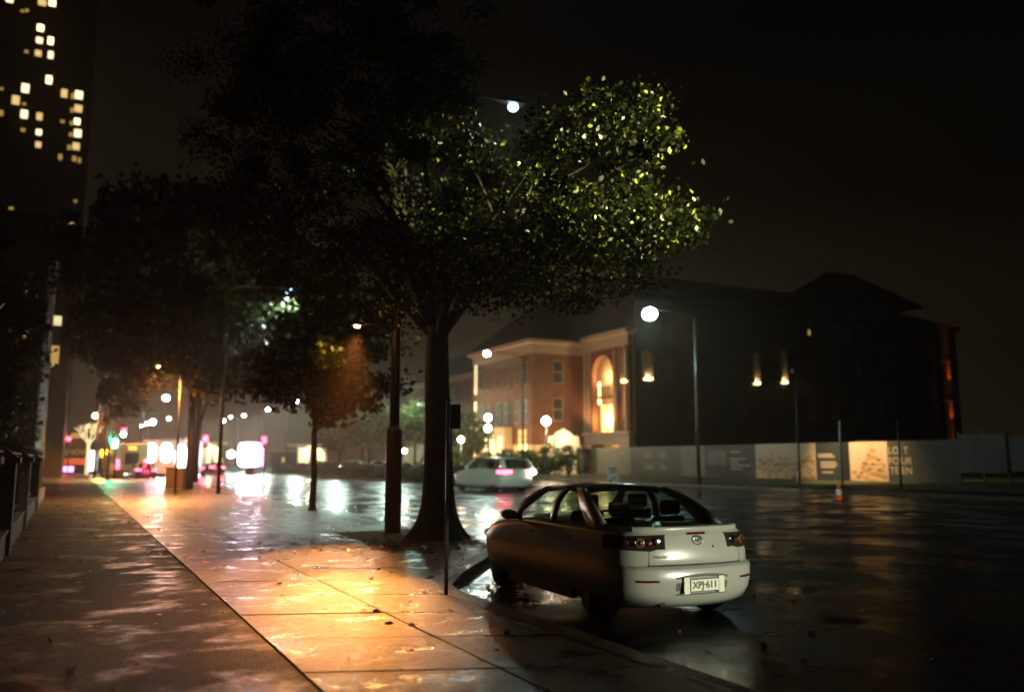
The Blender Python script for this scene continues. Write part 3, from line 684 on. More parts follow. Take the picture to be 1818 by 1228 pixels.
# shop front, white lit sign
q0, q1 = at(112, 836, D=125), at(158, 836, D=125)
root = thing('shop_front', 'low shop front with red band and pale lettering at the end of the footpath', 'shop', (q0.x, q0.y, 0), -YAW)
wd_ = (q1 - q0).length
MB().box(0, wd_, 0, 3, 0, 4.4).build('wall', 'brick_dark', root)
MB().box(.05, wd_ - .05, -.08, -.005, 1.0, 1.75).build('red_band', 'glow_shop', root)
MB().box(0, wd_, -.5, -.005, 4.42, 5.1).build('awning', 'render_cream', root)
MB().box(.1, 1.3, -.12, -.005, .1, .75).build('window', 'glow_magenta', root)
text('lettering', 'SNOW', 1.0, 'panel_cream', root, (wd_ / 2 + .1, -.03, 2.55), (math.pi / 2, 0, 0))
lamp('POINT', 'shop_light', (1.5, -2.0, 3.9), 260, WARM, root, radius=.3)
q = at(165, 838, D=112)
root = thing('light_box_sign', 'upright white lit sign box beside the fairy-light tree', 'sign', (q.x, q.y, 0), -YAW)
MB().box(-.55, .55, -.12, .12, .15, 2.75).build('frame', 'pole_grey', root, bevel=.02); MB().box(-.48, .48, -.15, -.125, .35, 2.65).build('lit_face', 'glow_white', root); MB().box(-.4, .4, -.15, .15, 0, .15).build('base', 'black_metal', root)
# fairy light tree
q = at(154, 834, D=105)
root = thing('fairy_light_tree', 'bare tree wrapped in white fairy lights', 'tree', (q.x, q.y, 0), -YAW)
fr = random.Random(2); t = MB().tube([(0, 0, 0), (0, 0, 3.3)], [.20, .15], 8); t.build('trunk', 'glow_cream', root, True)
b = MB(); 
def br(p, d, l, r, n):
    e_ = p + d * l; b.tube([p, p.lerp(e_, .5) + Vector((fr.uniform(-.1, .1), 0, .05)), e_], [r, r * .8, r * .6], 6, False)
    if n:
        for k in range(3): br(e_, (d + Vector((fr.uniform(-.7, .7), fr.uniform(-.5, .5), fr.uniform(-.1, .6)))).normalized(), l * .72, r * .65, n - 1)
for a_ in (-.85, -.35, .2, .75): br(Vector((0, 0, 3.2)), Vector((a_, .1, 1)).normalized(), 1.15, .11, 2)
b.build('branches', 'glow_cream', root)

# ================================================================== ACROSS THE ROAD: BRICK BUILDING
def win(root, x, y, z, w, h, face='x', lit=None, depth=.08, fm='window_frame'):
    """window on a wall facing -x ('x') or -y ('y'); frame > pane"""
    f = MB()
    t = .10
    if face == 'x':
        f.box(x - depth, x - .005, y - w / 2 - t, y - w / 2, z - t, z + h + t).box(x - depth, x - .005, y + w / 2, y + w / 2 + t, z - t, z + h + t).box(x - depth, x - .005, y - w / 2, y + w / 2, z + h, z + h + t).box(x - depth - .06, x - .005, y - w / 2, y + w / 2, z - t, z).box(x - depth * .7, x - .02, y - w / 2, y + w / 2, z + h * .48, z + h * .53)
    else:
        f.box(x - w / 2 - t, x - w / 2, y - depth, y - .005, z - t, z + h + t).box(x + w / 2, x + w / 2 + t, y - depth, y - .005, z - t, z + h + t).box(x - w / 2, x + w / 2, y - depth, y - .005, z + h, z + h + t).box(x - w / 2, x + w / 2, y - depth - .06, y - .005, z - t, z).box(x - w / 2, x + w / 2, y - depth * .7, y - .02, z + h * .48, z + h * .53)
    o = f.build('window', fm, root)
    p = MB()
    if face == 'x': p.box(x - .03, x - .008, y - w / 2 + .001, y + w / 2 - .001, z + .001, z + h - .001)
    else: p.box(x - w / 2 + .001, x + w / 2 - .001, y - .03, y - .008, z + .001, z + h - .001)
    p.build('pane', lit or 'window_dark', o)
XA, YA0, YA1 = 43.0, 78.3, 93.0      # wing A: long face X=XA, end wall Y=YA0
HA = 14.2
root = thing('brick_wing', 'lit three-storey brick wing with pale cornice and dark hipped roof', 'building', (0, 0, .2))
MB().box(XA, 60, YA0, YA1, 0, HA - 1.5).build('wall', 'brick', root)
MB().box(XA - .12, 60, YA0 - .12, YA1, HA - 1.5, HA - .45).build('frieze', 'stone', root)
MB().box(XA - .7, 60, YA0 - .7, YA1 + .5, HA - .45, HA).build('cornice', 'stone', root, bevel=.05)
MB().box(XA - .15, 49.2, YA0 - .15, YA1, 0, 3.0).build('base_course', 'render_cream', root)
rf = MB(); rf.add([(XA - .7, YA0 - .7, HA), (60, YA0 - .7, HA), (60, YA1 + .5, HA), (XA - .7, YA1 + .5, HA), (XA + 5.5, YA0 + 5.5, HA + 6.4), (60, YA0 + 5.5, HA + 6.4)], [(0, 1, 5, 4), (0, 4, 3), (4, 5, 2, 3)]); rf.build('roof', 'roof_slate', root)
for zz in (9.5, 5.4):
    for y in (79.6, 81.6, 84.2, 86.2, 88.8, 90.6): win(root, XA, y, zz, .75, 2.3)
for y in (79.9,): win(root, XA - .15, y, 1.2, 1.9, 3.2 - 1.3, lit='glow_cream')
win(root, XA, 80.3, 1.0 + 2.1, 1.9, 1.5, lit='glow_warm_dim')
for zz in (9.6, 5.6): win(root, 46.2, YA0, zz, 1.1, 2.3, 'y')
# bay with tall lit doorway
MB().box(XA - 1.2, XA - .16, 82.3, 88.2, 0, 5.0).build('entrance_bay', 'render_cream', root, bevel=.05)
for y in (83.4, 85.2, 87.0): MB().box(XA - 1.26, XA - 1.205, y - .45, y + .45, .8, 4.0).build('door', 'glow_cream', root)
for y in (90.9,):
    for z in (1, 5.2, 9.6): MB().box(XA - .2, XA - .005, y + 1.0, y + 1.35, z - .4, z + 3.1).build('glow_pilaster', 'glow_cream', root)  # pilasters glow by material, the light on them put into colour
for y in (79.5, 82.6, 86, 90): lamp('SPOT', 'uplight', (XA - 3.2, y, .3), 2400, WARM, root, radius=.15, spot=110, aim=(1.6, 0, 2.4))
lamp('SPOT', 'uplight', (45.6, YA0 - 3.5, .4), 2400, WARM, root, radius=.15, spot=110, aim=(.2, 1.5, 1.7))
# recessed link beyond (left in picture)
root = thing('brick_link', 'lower brick range behind the big trunk with long dark ridge roof', 'building', (0, 0, .2))
MB().box(47, 60, 93.6, 128, 0, 12.2).build('wall', 'brick', root)
MB().box(46.5, 60, 93.6, 128.3, 12.2, 12.9).build('cornice', 'stone', root, bevel=.05)
rf = MB(); rf.add([(46.3, 93.6, 12.9), (60, 93.6, 12.9), (60, 128.5, 12.9), (46.3, 128.5, 12.9), (53, 93.6, 17.5), (53, 121, 17.5)], [(0, 4, 5, 3), (0, 1, 4), (1, 2, 5, 4), (2, 3, 5)]); rf.build('roof', 'roof_slate', root)
for zz in (1.8, 5.4, 9.0):
    for k in range(8): win(root, 47, 96.5 + k * 4, zz, 1.1, 2.0, lit='glow_warm_dim' if (k == 2 and zz < 2) else None)
for y in (98, 110, 121): lamp('SPOT', 'uplight', (43.5, y, .4), 700, WARM, root, radius=.15, spot=115, aim=(1.6, 0, 1.8))
MB().box(41.5, 45.5, 104, 112, 0, 3.4).build('porch', 'render_cream', root)

# arch block
XB, YB0, YB1, HB = 49.5, 69.8, 78.15, 14.6
root = thing('arch_pavilion', 'brick entrance pavilion with tall glowing arched niche and stone cornice', 'building', (0, 0, .2))
yc, ry, zb_, zs_ = 74.55, 1.95, 4.3, 10.2
ya, yb_ = yc - ry, yc + ry
def arch_pts(n=20): return [(yc + ry * math.cos(math.pi * k / n), zs_ + ry * math.sin(math.pi * k / n) * 1.12) for k in range(n + 1)]
w = MB(); T = .5
w.box(XB, XB + T, YB0, ya, 3.9, HB - 1.6).box(XB, XB + T, yb_, YB1, 3.9, HB - 1.6).box(XB, XB + T, ya, yb_, 3.9, zb_)
ap = arch_pts()
for k in range(len(ap) - 1):
    (y1, z1), (y2, z2) = ap[k], ap[k + 1]; zt = HB - 1.6
    w.add([(XB, y1, z1), (XB, y2, z2), (XB, y2, zt), (XB, y1, zt), (XB + T, y1, z1), (XB + T, y2, z2)], [(0, 1, 2, 3), (0, 4, 5, 1)])
w.build('wall', 'brick', root)
ab = MB().box(XB - .1, XB + T, YB0 - .02, YB1, 0, 3.9); 
MB().box(XB - .12, XB + T, YB0 - .05, 71.6, 0, 3.9).box(XB - .12, XB + T, 77.6, YB1, 0, 3.9).box(XB - .12, XB + T, 71.6, 77.6, 3.0, 3.9).build('base_storey', 'stone', root)
MB().box(XB - .45, XB + .4, YB0 - .4, YB1, 3.92, 4.28).build('string_course', 'stone', root, bevel=.04)
MB().box(XB - .18, XB + T, YB0 - .2, YB1, HB - 1.6, HB - .5).build('frieze', 'stone', root)
MB().box(XB - .8, XB + T, YB0 - .8, YB1, HB - .5, HB).build('cornice', 'stone', root, bevel=.05)
# orders: slender pilasters
for y in (70.25, 72.1, 77.0, 77.85): MB().box(XB - .22, XB - .005, y - .16, y + .16, 4.3, HB - 1.62).build('pilaster', 'stone', root, bevel=.02)
# arch moulding
rg = MB(); 
for rr, dd in ((1.0, .0), ):
    o_ = [(yc + (ry + .3) * math.cos(math.pi * k / 20), zs_ + (ry + .3) * math.sin(math.pi * k / 20) * 1.12) for k in range(21)]
    for k in range(20):
        a, b, c, d = ap[k], ap[k + 1], o_[k + 1], o_[k]
        rg.add([(XB - .10, *a), (XB - .10, *b), (XB - .10, *c), (XB - .10, *d), (XB - .003, *a), (XB - .003, *b), (XB - .003, *c), (XB - .003, *d)], [(0, 1, 2, 3), (0, 4, 5, 1), (3, 2, 6, 7)])
    rg.box(XB - .10, XB - .003, yb_, yb_ + .3, zb_, zs_).box(XB - .10, XB - .003, ya - .3, ya, zb_, zs_)
rg.build('arch_moulding', 'brick', root)
# niche interior
n_ = MB(); n_.add([(XB + T, YB0, 3.9), (XB + T + 1.1, YB0, 3.9), (XB + T + 1.1, YB1, 3.9), (XB + T, YB1, 3.9), (XB + T, YB0, 13), (XB + T + 1.1, YB0, 13), (XB + T + 1.1, YB1, 13), (XB + T, YB1, 13)], [(0, 1, 2, 3), (1, 5, 6, 2), (0, 4, 5, 1), (3, 2, 6, 7), (4, 7, 6, 5)]); n_.build('niche', 'render_cream', root)
MB().box(XB + .9, XB + 1.55, 74.5, 76.9, 7.9, 8.15).build('gallery', 'brick', root)
bl = MB()
for k in range(9): bl.tube([(XB + .92, 74.6 + k * .28, 8.15), (XB + .92, 74.6 + k * .28, 9.1)], .045, 6)
bl.box(XB + .88, XB + .97, 74.5, 76.9, 9.1, 9.2); bl.build('balustrade', 'brick_dark', root)
for y in (75.3, 76.7): MB().box(XB + 1.5, XB + 1.58, y - .5, y + .5, 4.3, 7.3).build('lit_door', 'glow_warm_c', root)
MB().box(XB + 1.5, XB + 1.58, 77.3, 77.75, 7.4, 9.8).build('lit_panel', 'glow_warm', root)
lamp('POINT', 'niche_light', (XB + .85, yc + 1.0, 5.6), 900, (1, .56, .22), root, radius=.2)
lamp('POINT', 'niche_light', (XB + .8, yc + 1.0, 10.2), 520, (1, .62, .28), root, radius=.2)
lamp('SPOT', 'uplight', (XB - 2.0, yc + 2.4, 4.6), 1200, (1, .42, .12), root, radius=.1, spot=90, aim=(1.2, -.3, 2))
lamp('SPOT', 'uplight', (XB - 2.0, yc - 3, 4.6), 900, (1, .42, .12), root, radius=.1, spot=90, aim=(1.2, .2, 2))
# ground-floor lit opening
MB().box(XB + 2.0, XB + 2.2, 71.6, 77.6, 0, 3.0).build('lobby_wall', 'render_cream', root)
MB().box(XB + 1.9, XB + 1.98, 72.3, 74.4, 0, 2.7).build('lobby_door', 'scaffold_orange', root)
lamp('POINT', 'lobby_light', (XB + .9, 74.8, 2.6), 240, WARM, root, radius=.15)
def strip_window(root, x, y, z0, z1, w, face):
    """tall pale window recess lit by an added lamp on its sill"""
    if face == 'x':
        fr_ = MB().box(x - .06, x - .004, y - w / 2, y + w / 2, z0, z1); o = fr_.build('window', 'stone_pale', root)
        MB().box(x - .3, x - .004, y - w / 2 - .12, y - w / 2 - .001, z0, z1).box(x - .3, x - .004, y + w / 2 + .001, y + w / 2 + .12, z0, z1).build('reveal', 'stone', o)
        MB().box(x - .34, x - .062, y - w / 2, y + w / 2, z0 - .15, z0 + .12).build('added_sill_lamp', 'glow_warm', o)  # added lamp, stands in for room light low in the window
        lamp('POINT', 'added_sill_light', (x - .22, y, z0 + .25), 16, (1, .74, .42), root, radius=.08)
    else:
        o = MB().box(x - w / 2, x + w / 2, y - .06, y - .004, z0, z1).build('window', 'stone_pale', root)
        MB().box(x - w / 2 - .12, x - w / 2 - .001, y - .3, y - .004, z0, z1).box(x + w / 2 + .001, x + w / 2 + .12, y - .3, y - .004, z0, z1).build('reveal', 'stone', o)
        MB().box(x - w / 2, x + w / 2, y - .34, y - .062, z0 - .15, z0 + .12).build('added_sill_lamp', 'glow_warm', o)
        lamp('POINT', 'added_sill_light', (x, y - .22, z0 + .25), 16, (1, .74, .42), root, radius=.08)
p0, p1 = at(1111, 676, X=XB), at(1111, 625, X=XB); strip_window(root, XB, p0.y, p0.z - .2, p1.z - .2, .75, 'x')
MB().box(XB - .04, XB - .004, 71.2, 71.75, 5.3, 8.6).build('window', 'window_dark', root)

# dark main block, facing the camera
YD = 69.6
xl, xr_ = at(1128, 700, Y=YD).x, at(1706, 700, Y=YD).x
top = at(1230, 503, Y=YD).z
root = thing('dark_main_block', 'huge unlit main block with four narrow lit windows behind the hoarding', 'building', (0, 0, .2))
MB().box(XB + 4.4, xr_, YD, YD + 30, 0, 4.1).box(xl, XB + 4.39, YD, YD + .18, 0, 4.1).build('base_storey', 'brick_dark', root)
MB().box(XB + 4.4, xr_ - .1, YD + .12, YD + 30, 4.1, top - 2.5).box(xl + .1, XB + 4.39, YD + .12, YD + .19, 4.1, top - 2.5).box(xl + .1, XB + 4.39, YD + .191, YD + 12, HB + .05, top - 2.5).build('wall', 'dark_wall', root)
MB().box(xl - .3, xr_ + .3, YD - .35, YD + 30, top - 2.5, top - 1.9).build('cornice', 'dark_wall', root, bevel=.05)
rf = MB(); z0 = top - 1.9; rf.add([(xl + 1, YD, z0), (xr_ + .3, YD, z0), (xr_ + .3, YD + 30, z0), (xl + 1, YD + 30, z0), (xl + 4, YD + 6, z0 + 3.6), (xr_ - 12, YD + 6, z0 + 3.6), (xr_ - 12, YD + 24, z0 + 3.6), (xl + 4, YD + 24, z0 + 3.6)], [(0, 1, 5, 4), (1, 2, 6, 5), (2, 3, 7, 6), (3, 0, 4, 7), (4, 5, 6, 7)]); rf.build('roof', 'roof_slate', root)
g = at(1500, 488, Y=YD + 8)
pr_ = MB(); gz = z0 + 3.0; pr_.add([(g.x - 8, YD + 3, gz), (g.x + 9, YD + 3, gz), (g.x + 9, YD + 16, gz), (g.x - 8, YD + 16, gz), (g.x - 2, YD + 9, g.z + .3), (g.x + 3, YD + 9, g.z + .3)], [(0, 1, 5, 4), (1, 2, 5), (2, 3, 4, 5), (3, 0, 4), (0, 3, 2, 1)]); pr_.build('raised_roof', 'roof_slate', root)
for (px, yb2, yt) in ((1150, 672, 622), (1343, 680, 626), (1392, 678, 622)):
    p0, p1 = at(px, yb2, Y=YD), at(px, yt, Y=YD); strip_window(root, p0.x, YD + .12, p0.z - .2, p1.z - .2, 1.0 if px == 1150 else .75, 'y')
k = 0
for px in range(1190, 1690, 42):
    for py in (590, 655, 725):
        if px in (1358, 1400): continue
        p = at(px, py, Y=YD); win(root, p.x, YD + .12, p.z - 1.4, 1.2, 2.2, 'y', fm='frame_unlit')
for px in (1437,): 
    p = at(px, 593, Y=YD); MB().box(p.x - .16, p.x + .16, YD + .02, YD + .10, p.z - .3, p.z + .3).build('window', 'glow_warm_dim', root)
p = at(1153, 788, Y=YD); MB().box(p.x - .6, p.x + .6, YD - .03, YD - .004, 1, 3.2).build('basement_window', 'window_dark', root)
# skinny antennas on the pavilion roof
ant = thing('roof_antenna', 'thin antenna frame on the roof above the glowing arch', 'antenna', (XB + 3, 75, HB - 1.4))
MB().tube([(0, 0, 0), (0, 0, 5.2)], .07, 6).tube([(1.6, 1, 0), (1.6, 1, 3.8)], .06, 6).build('mast', 'iron', ant)
MB().tube([(-1.5, -1, 4.9), (1.5, 1, 4.6)], .05, 6).tube([(-1.2, -.8, 3.9), (1.6, 1, 3.6)], .05, 6).build('crossbar', 'iron', ant)
# orange-lit scaffold pier at the right corner
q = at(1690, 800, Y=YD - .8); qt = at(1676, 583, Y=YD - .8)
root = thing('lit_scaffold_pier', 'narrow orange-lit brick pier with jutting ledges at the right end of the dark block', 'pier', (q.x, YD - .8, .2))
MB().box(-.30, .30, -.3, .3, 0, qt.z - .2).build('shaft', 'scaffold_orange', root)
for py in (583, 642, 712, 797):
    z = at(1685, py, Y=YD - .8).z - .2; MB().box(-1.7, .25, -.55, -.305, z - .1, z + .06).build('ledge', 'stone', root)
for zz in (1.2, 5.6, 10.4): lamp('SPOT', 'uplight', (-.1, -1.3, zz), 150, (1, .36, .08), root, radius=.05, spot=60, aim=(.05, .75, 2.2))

# gatehouse: small bright classical porch
q = at(1000, 800, D=84)
root = thing('gatehouse', 'small bright classical gatehouse with curved parapet beside the globe lamp', 'building', (q.x, q.y, .2), -YAW)
MB().box(-1.35, 1.35, 0, 2.4, 0, 2.6).build('wall', 'stone_pale', root, bevel=.03)
for x in (-1.2, -.45, .45, 1.2): MB().lathe([(.15, 0), (.13, .2), (.12, 2.4), (.16, 2.6)], (x, -.3, 0), 12).build('column', 'stone_pale', root, True)
MB().box(-1.55, 1.55, -.55, 2.5, 2.6, 3.1).build('entablature', 'stone_pale', root, bevel=.04)
pp = [(-1.55, 3.1), (1.55, 3.1), (1.5, 3.7), (1.0, 3.75), (.7, 4.1), (.35, 4.25), (0, 4.5), (-.35, 4.25), (-.7, 4.1), (-1.0, 3.75), (-1.5, 3.7)]
b = MB(); b.add([(x, -.5, z) for x, z in pp] + [(x, -.2, z) for x, z in pp], [tuple(range(11)), tuple(range(11, 22))[::-1]] + [(i, 11 + i, 11 + (i + 1) % 11, (i + 1) % 11) for i in range(11)]); b.build('parapet', 'stone_pale', root)
lamp('POINT', 'gate_light', (0, -1.8, 3.2), 420, (1, .74, .42), root, radius=.2)
lamp('POINT', 'gate_light', (-.2, -1.6, 1.2), 120, (1, .74, .42), root, radius=.2)

# ================================================================== HOARDING
XH = 46.0
def hx(px): return at(px, 830, X=XH).y
HT = 2.55
root = thing('site_hoarding', 'long printed construction hoarding across the road', 'hoarding', (XH, 0, .22))
pan = [(1005, 1030, 'panel_dark'), (1030, 1060, 'panel_dark'), (1060, 1120, 'panel_mid'), (1120, 1210, 'panel_dark'), (1210, 1253, 'panel_mid'), (1253, 1294, 'panel_dark'), (1294, 1343, 'panel_dark'), (1343, 1450, 'panel_cream'), (1450, 1493, 'panel_dark'), (1493, 1510, 'plastic_black'), (1510, 1578, 'panel_cream'), (1578, 1704, 'panel_dark')]
for a, b, m in pan:
    ya_, yb2 = hx(b), hx(a); MB().box(-.05, .05, ya_ + .01, yb2 - .01, 0, HT).build('panel', m, root)
def patch(a, b, z0, z1, m, name='print', par=None, jag=False, seed=1):
    y0, y1 = hx(b), hx(a)
    if not jag: MB().box(-.06, -.052, y0, y1, z0, z1).build(name, m, par or root)
    else:
        rr = random.Random(seed); n = 26; w_ = MB()
        for k in range(n):
            ya_ = y0 + (y1 - y0) * k / n; yb2 = y0 + (y1 - y0) * (k + 1) / n; zt = z1 * jag(1 - (k + .5) / n, rr); w_.box(-.06, -.052, ya_, yb2, z0, max(zt, z0 + .02))
        w_.build(name, m, par or root)
patch(1345, 1448, .03, 1.75, 'city_print', 'city_picture', jag=lambda u, r: .86 + r.uniform(0, .12) + (.16 if abs(u - .27) < .02 else 0))
patch(1512, 1576, .03, 1.9, 'city_print', 'crane_picture', jag=lambda u, r: .3 + .9 * max(0, 1 - abs(u - .62) * 2.4) + r.uniform(0, .1), seed=3)
patch(1258, 1291, .95, 2.1, 'panel_mid', 'photo_inset'); patch(1030, 1046, .8, 2.0, 'panel_mid', 'photo_inset')
for i, (a, b, z) in enumerate([(1298, 1315, 2.0), (1298, 1325, 1.45), (1298, 1312, 1.2), (1298, 1333, .95), (1298, 1318, .7), (1454, 1480, 1.75), (1454, 1484, 1.6), (1458, 1486, 1.22), (1458, 1488, 1.05), (1458, 1484, .9), (1460, 1480, .55)]):
    patch(a, b, z - .05, z + .05, 'panel_ink', 'text_line')
for i, (a, b, z, m) in enumerate([(1145, 1160, 1.75, 0), (1170, 1185, 1.75, 0), (1145, 1161, .75, 0), (1172, 1184, .75, 0)]): patch(a, b, z - .22, z + .22, 'panel_mid', 'emblem_print')
for t_, px, z in (('LO', 1589, 1.9), ('T', 1611, 1.55), ('FO', 1589, 1.3), ('UR', 1611, 1.2), ('TE', 1589, .72), ('EN', 1611, .72)):
    z = {'LO': 1.95, 'T': 1.62, 'FO': 1.3, 'UR': 1.2, 'TE': .7, 'EN': .72}[t_]
    z = {'T': 1.95, 'UR': 1.3}.get(t_, z); z = .7 if t_ in ('TE', 'EN') else z
    text('lettering', t_, .62, 'panel_ink', root, (-.06, hx(px), z), (math.pi / 2, 0, -math.pi / 2), .006)
# second banner nearer the right edge
q0 = at(1705, 842, X=44.0); q1 = at(1790, 842, X=44.0); zt = at(1745, 770, X=44.0).z
root = thing('blue_banner', 'pale blue-grey mesh banner on posts at the right edge', 'banner', (44, q1.y, .2))
MB().box(-.03, .03, 0, q0.y - q1.y, q0.z - .1, zt - .2).build('mesh', 'panel_blue', root)
for y in (0, (q0.y - q1.y) / 2, q0.y - q1.y): MB().box(.031, .10, y - .05, y + .05, 0, zt).build('post', 'pole_grey', root)
lamp('POINT', 'x', (0, 0, -50), 0.0, (1, 1, 1))
bpy.data.objects.remove(bpy.data.objects['x'])
root = thing('banner_extension', 'darker blue panel cut by the right frame edge', 'banner', (44, at(1818, 842, X=44.0).y - 2, .2))
MB().box(-.03, .03, 0, at(1797, 842, X=44).y - at(1818, 842, X=44).y + 2, .8, zt - .4).build('mesh', 'panel_blue', root); MB().box(.031, .1, .2, .3, 0, zt).build('post', 'pole_grey', root)
# warm light thrown onto the hoarding by a site lamp
sl = thing('site_floodlight', 'orange site floodlight on a thin mast before the hoarding', 'floodlight', (at(1420, 850, X=41).x, at(1420, 850, X=41).y, .1))
MB().tube([(0, 0, 0), (0, 0, 7.0)], [.06, .045], 8).build('mast', 'pole_dark', sl, True)
MB().box(-.25, .25, -.12, .12, 7.0, 7.25).build('lamp_head', 'pole_dark', sl)
lamp('SPOT', 'floodlight', (.2, .1, 6.7), 8500, (1, .60, .28), sl, radius=.1, spot=76, blend=.8, aim=(1.0, -.1, -1.15))
lamp('SPOT', 'floodlight_road', (-.3, 0, 6.7), 900, (1, .52, .18), sl, radius=.1, spot=100, blend=.9, aim=(-1.3, .9, -1.6))
# thin poles in front of the hoarding
for (px, py, pt, lb, m) in [(1496, 862, 748, 'pale thin pole rising above the dark hoarding strip by the traffic cone', 'reflective'), (1600, 862, 745, 'very thin pole in front of the big hoarding letters', 'pole_grey'), (1417, 858, 838, 'short white marker post before the city picture', 'reflective')]:
    p = at(px, py, X=40.5); h = at(px, pt, X=40.5).z
    root = thing('marker_post', lb, 'post', (p.x, p.y, .05), 0, 'thin posts before the hoarding')
    MB().tube([(0, 0, 0), (0, 0, h)], [.06, .045], 8).build('shaft', m, root, True); MB().lathe([(.09, 0), (.09, .06), (.05, .1)], n=10).build('foot', 'black_metal', root)
# traffic cone
q = at(1490, 889, z=RZ)
root = thing('traffic_cone', 'orange traffic cone with white band standing on the wet road', 'cone', (q.x, q.y, RZ))
MB().lathe([(.16, .04), (.125, .25)], n=18).build('body', 'cone_orange', root, True)
MB().lathe([(.125, .25), (.085, .5)], n=18).build('band', 'reflective', root, True)
MB().lathe([(.085, .5), (.05, .72), (.03, .74)], n=18).build('tip', 'cone_orange', root, True)
MB().box(-.21, .21, -.21, .21, 0, .04).build('base', 'rubber', root, bevel=.01)
# keep left sign
q = at(1088, 858, D=50.5)
root = thing('keep_left_sign', 'white keep left sign with black arrow on the end of the median', 'sign', (q.x, q.y, RZ), -YAW)
zb = at(1088, 862, D=50.5).z - RZ; zt = at(1088, 837, D=50.5).z - RZ
MB().box(-.33, .33, -.02, .02, .35, 1.3).build('panel', 'sign_white', root, bevel=.01)
MB().tube([(0, .05, 0), (0, .05, .6)], .04, 8).build('post', 'pole_grey', root)
text('lettering', 'KEEP\nLEFT', .22, 'ink', root, (0, -.024, 1.1), (math.pi / 2, 0, 0), .003, bold=.004)
b = MB(); b.add([(-.22, -.026, .42), (-.20, -.026, .60), (-.15, -.026, .55), (.12, -.026, .76), (.18, -.026, .69), (-.09, -.026, .50), (-.05, -.026, .44)], [(0, 1, 2, 3, 4, 5, 6)]); b.build('arrow', 'ink', root, solid=.003)

# ================================================================== SHELTERS, PANEL, LIGHTS IN THE DISTANCE
def shelter(label, px0, px1, pt, pb_, D, glow):
    q = at((px0 + px1) / 2, 830, D=D); s = D / FPX; w_ = (px1 - px0) * s / 2; zt = at(px0, pt, D=D).z
    root = thing('tram_shelter', label, 'shelter', (q.x, q.y, 0), -YAW, 'lit tram shelters')
    MB().box(-w_, w_, -1, 1, zt - .35, zt).build('roof', 'stone_pale', root, bevel=.05)
    for x in (-w_ * .6, -w_ * .12, w_ * .12, w_ * .62): MB().box(x - .12, x + .12, .5, .7, .0, zt - .36).build('post', 'stone_pale', root)
    MB().box(-w_ * .6 + .12, -w_ * .12 - .12, .55, .6, .3, zt - .6).build('glass', glow, root)
    MB().box(w_ * .12 + .12, w_ * .62 - .12, .55, .6, .3, zt - .6).build('glass', glow, root)
    MB().box(-w_ * .5, w_ * .5, -.2, .2, .42, .5).build('bench', 'bin_brown', root)
    lamp('POINT', 'shelter_light', (0, -.6, zt - .8), 500, (1, .85, .55), root, radius=.2)
shelter('lit cream shelter with flat roof between the young tree and the glowing panel', 512, 590, 787, 830, 118, 'glow_cream')
shelter('narrow lit shelter right of the utility box pole', 350, 396, 784, 830, 112, 'glow_cream')
q = at(444, 830, D=102)
root = thing('advertising_panel', 'blown-out white and magenta advertising screen standing by the road', 'screen', (q.x, q.y, RZ), -YAW)
z0, z1 = at(444, 829, D=102).z + .15, at(444, 783, D=102).z
MB().box(-1.5, 1.5, -.15, .15, z0 - .1, z1 + .1).build('frame', 'black_metal', root, bevel=.03)
zc_, hz_ = (z0 + z1) / 2, (z1 - z0) / 2
MB().prism([(-.06 + 1.36 * math.copysign(abs(math.cos(a)) ** .42, math.cos(a)), zc_ + hz_ * math.copysign(abs(math.sin(a)) ** .42, math.sin(a))) for a in [2 * math.pi * k / 40 for k in range(40)]], .155, .2).build('screen', 'glow_led', root).rotation_euler = (math.pi / 2, 0, 0)  # rounded corners: bloom of the screen put into its shape
MB().box(1.31, 1.46, -.2, -.155, z0, z1).build('screen_edge', 'glow_magenta', root)
MB().box(-.5, .5, -.1, .1, 0, z0 - .1).build('pedestal', 'black_metal', root)
lamp('AREA', 'screen_light', (0, -.4, (z0 + z1) / 2), 1500, (1, .70, .95), root, size=(2.8, 2.8), aim=(0, -1, 0))
# traffic signals
def signal(label, px, py, D, cols, hgt=None):
    q = at(px, py, D=D); root = thing('traffic_signal', label, 'traffic light', (q.x, q.y, RZ), -YAW, 'traffic lights at the crossing')
    MB().tube([(0, 0.1, 0), (0, .1, q.z + .5)], .08, 8).build('pole', 'black_metal', root, True)
    MB().box(-.22, .22, -.16, .05, q.z - .75, q.z + .75).build('housing', 'black_metal', root, bevel=.03)
    for (dz, m) in cols: MB().lathe([(.001, -.08), (.17, -.06), (.25, 0)], (0, -.17, q.z + dz), 14, 'y').build('lens', m, root, True)  # lens wider than real, bloom of the signal put into its size
    m = cols[0][1]; c = {'glow_red': (1, .04, .08), 'glow_green': (.1, 1, .5), 'glow_globe': (1, .8, .7), 'glow_amber': (1, .5, .05)}[m]
    lamp('POINT', 'signal_light', (0, -.6, q.z), 900, c, root, radius=.25)
    lamp_ = None
signal('green traffic light beside the dark lamp pole', 206, 781, 80, [(0, 'glow_green'), (-.32, 'glow_green')])
signal('red traffic light high above the bus', 221, 764, 92, [(.1, 'glow_red'), (-.25, 'glow_globe')])
signal('white and red traffic light right of the utility box pole', 345, 777, 90, [(0, 'glow_globe'), (-.35, 'glow_red')])
signal('red traffic light above the narrow lit shelter', 366, 779, 92, [(0, 'glow_red'), (.25, 'glow_red')])
signal('red traffic light right of the glowing panel', 470, 781, 98, [(0, 'glow_red'), (.28, 'glow_red')])
signal('small red signal at the far left by the shop', 123, 777, 110, [(0, 'glow_red')])
signal('amber signal left of the bus', 184, 800, 96, [(0, 'glow_amber'), (-.3, 'glow_amber')])
q = at(410, 806, D=120)
root = thing('globe_lamp', 'lone bright globe just left of the glowing panel', 'lamp', (q.x, q.y, 0), 0, 'globe lamps in the park')
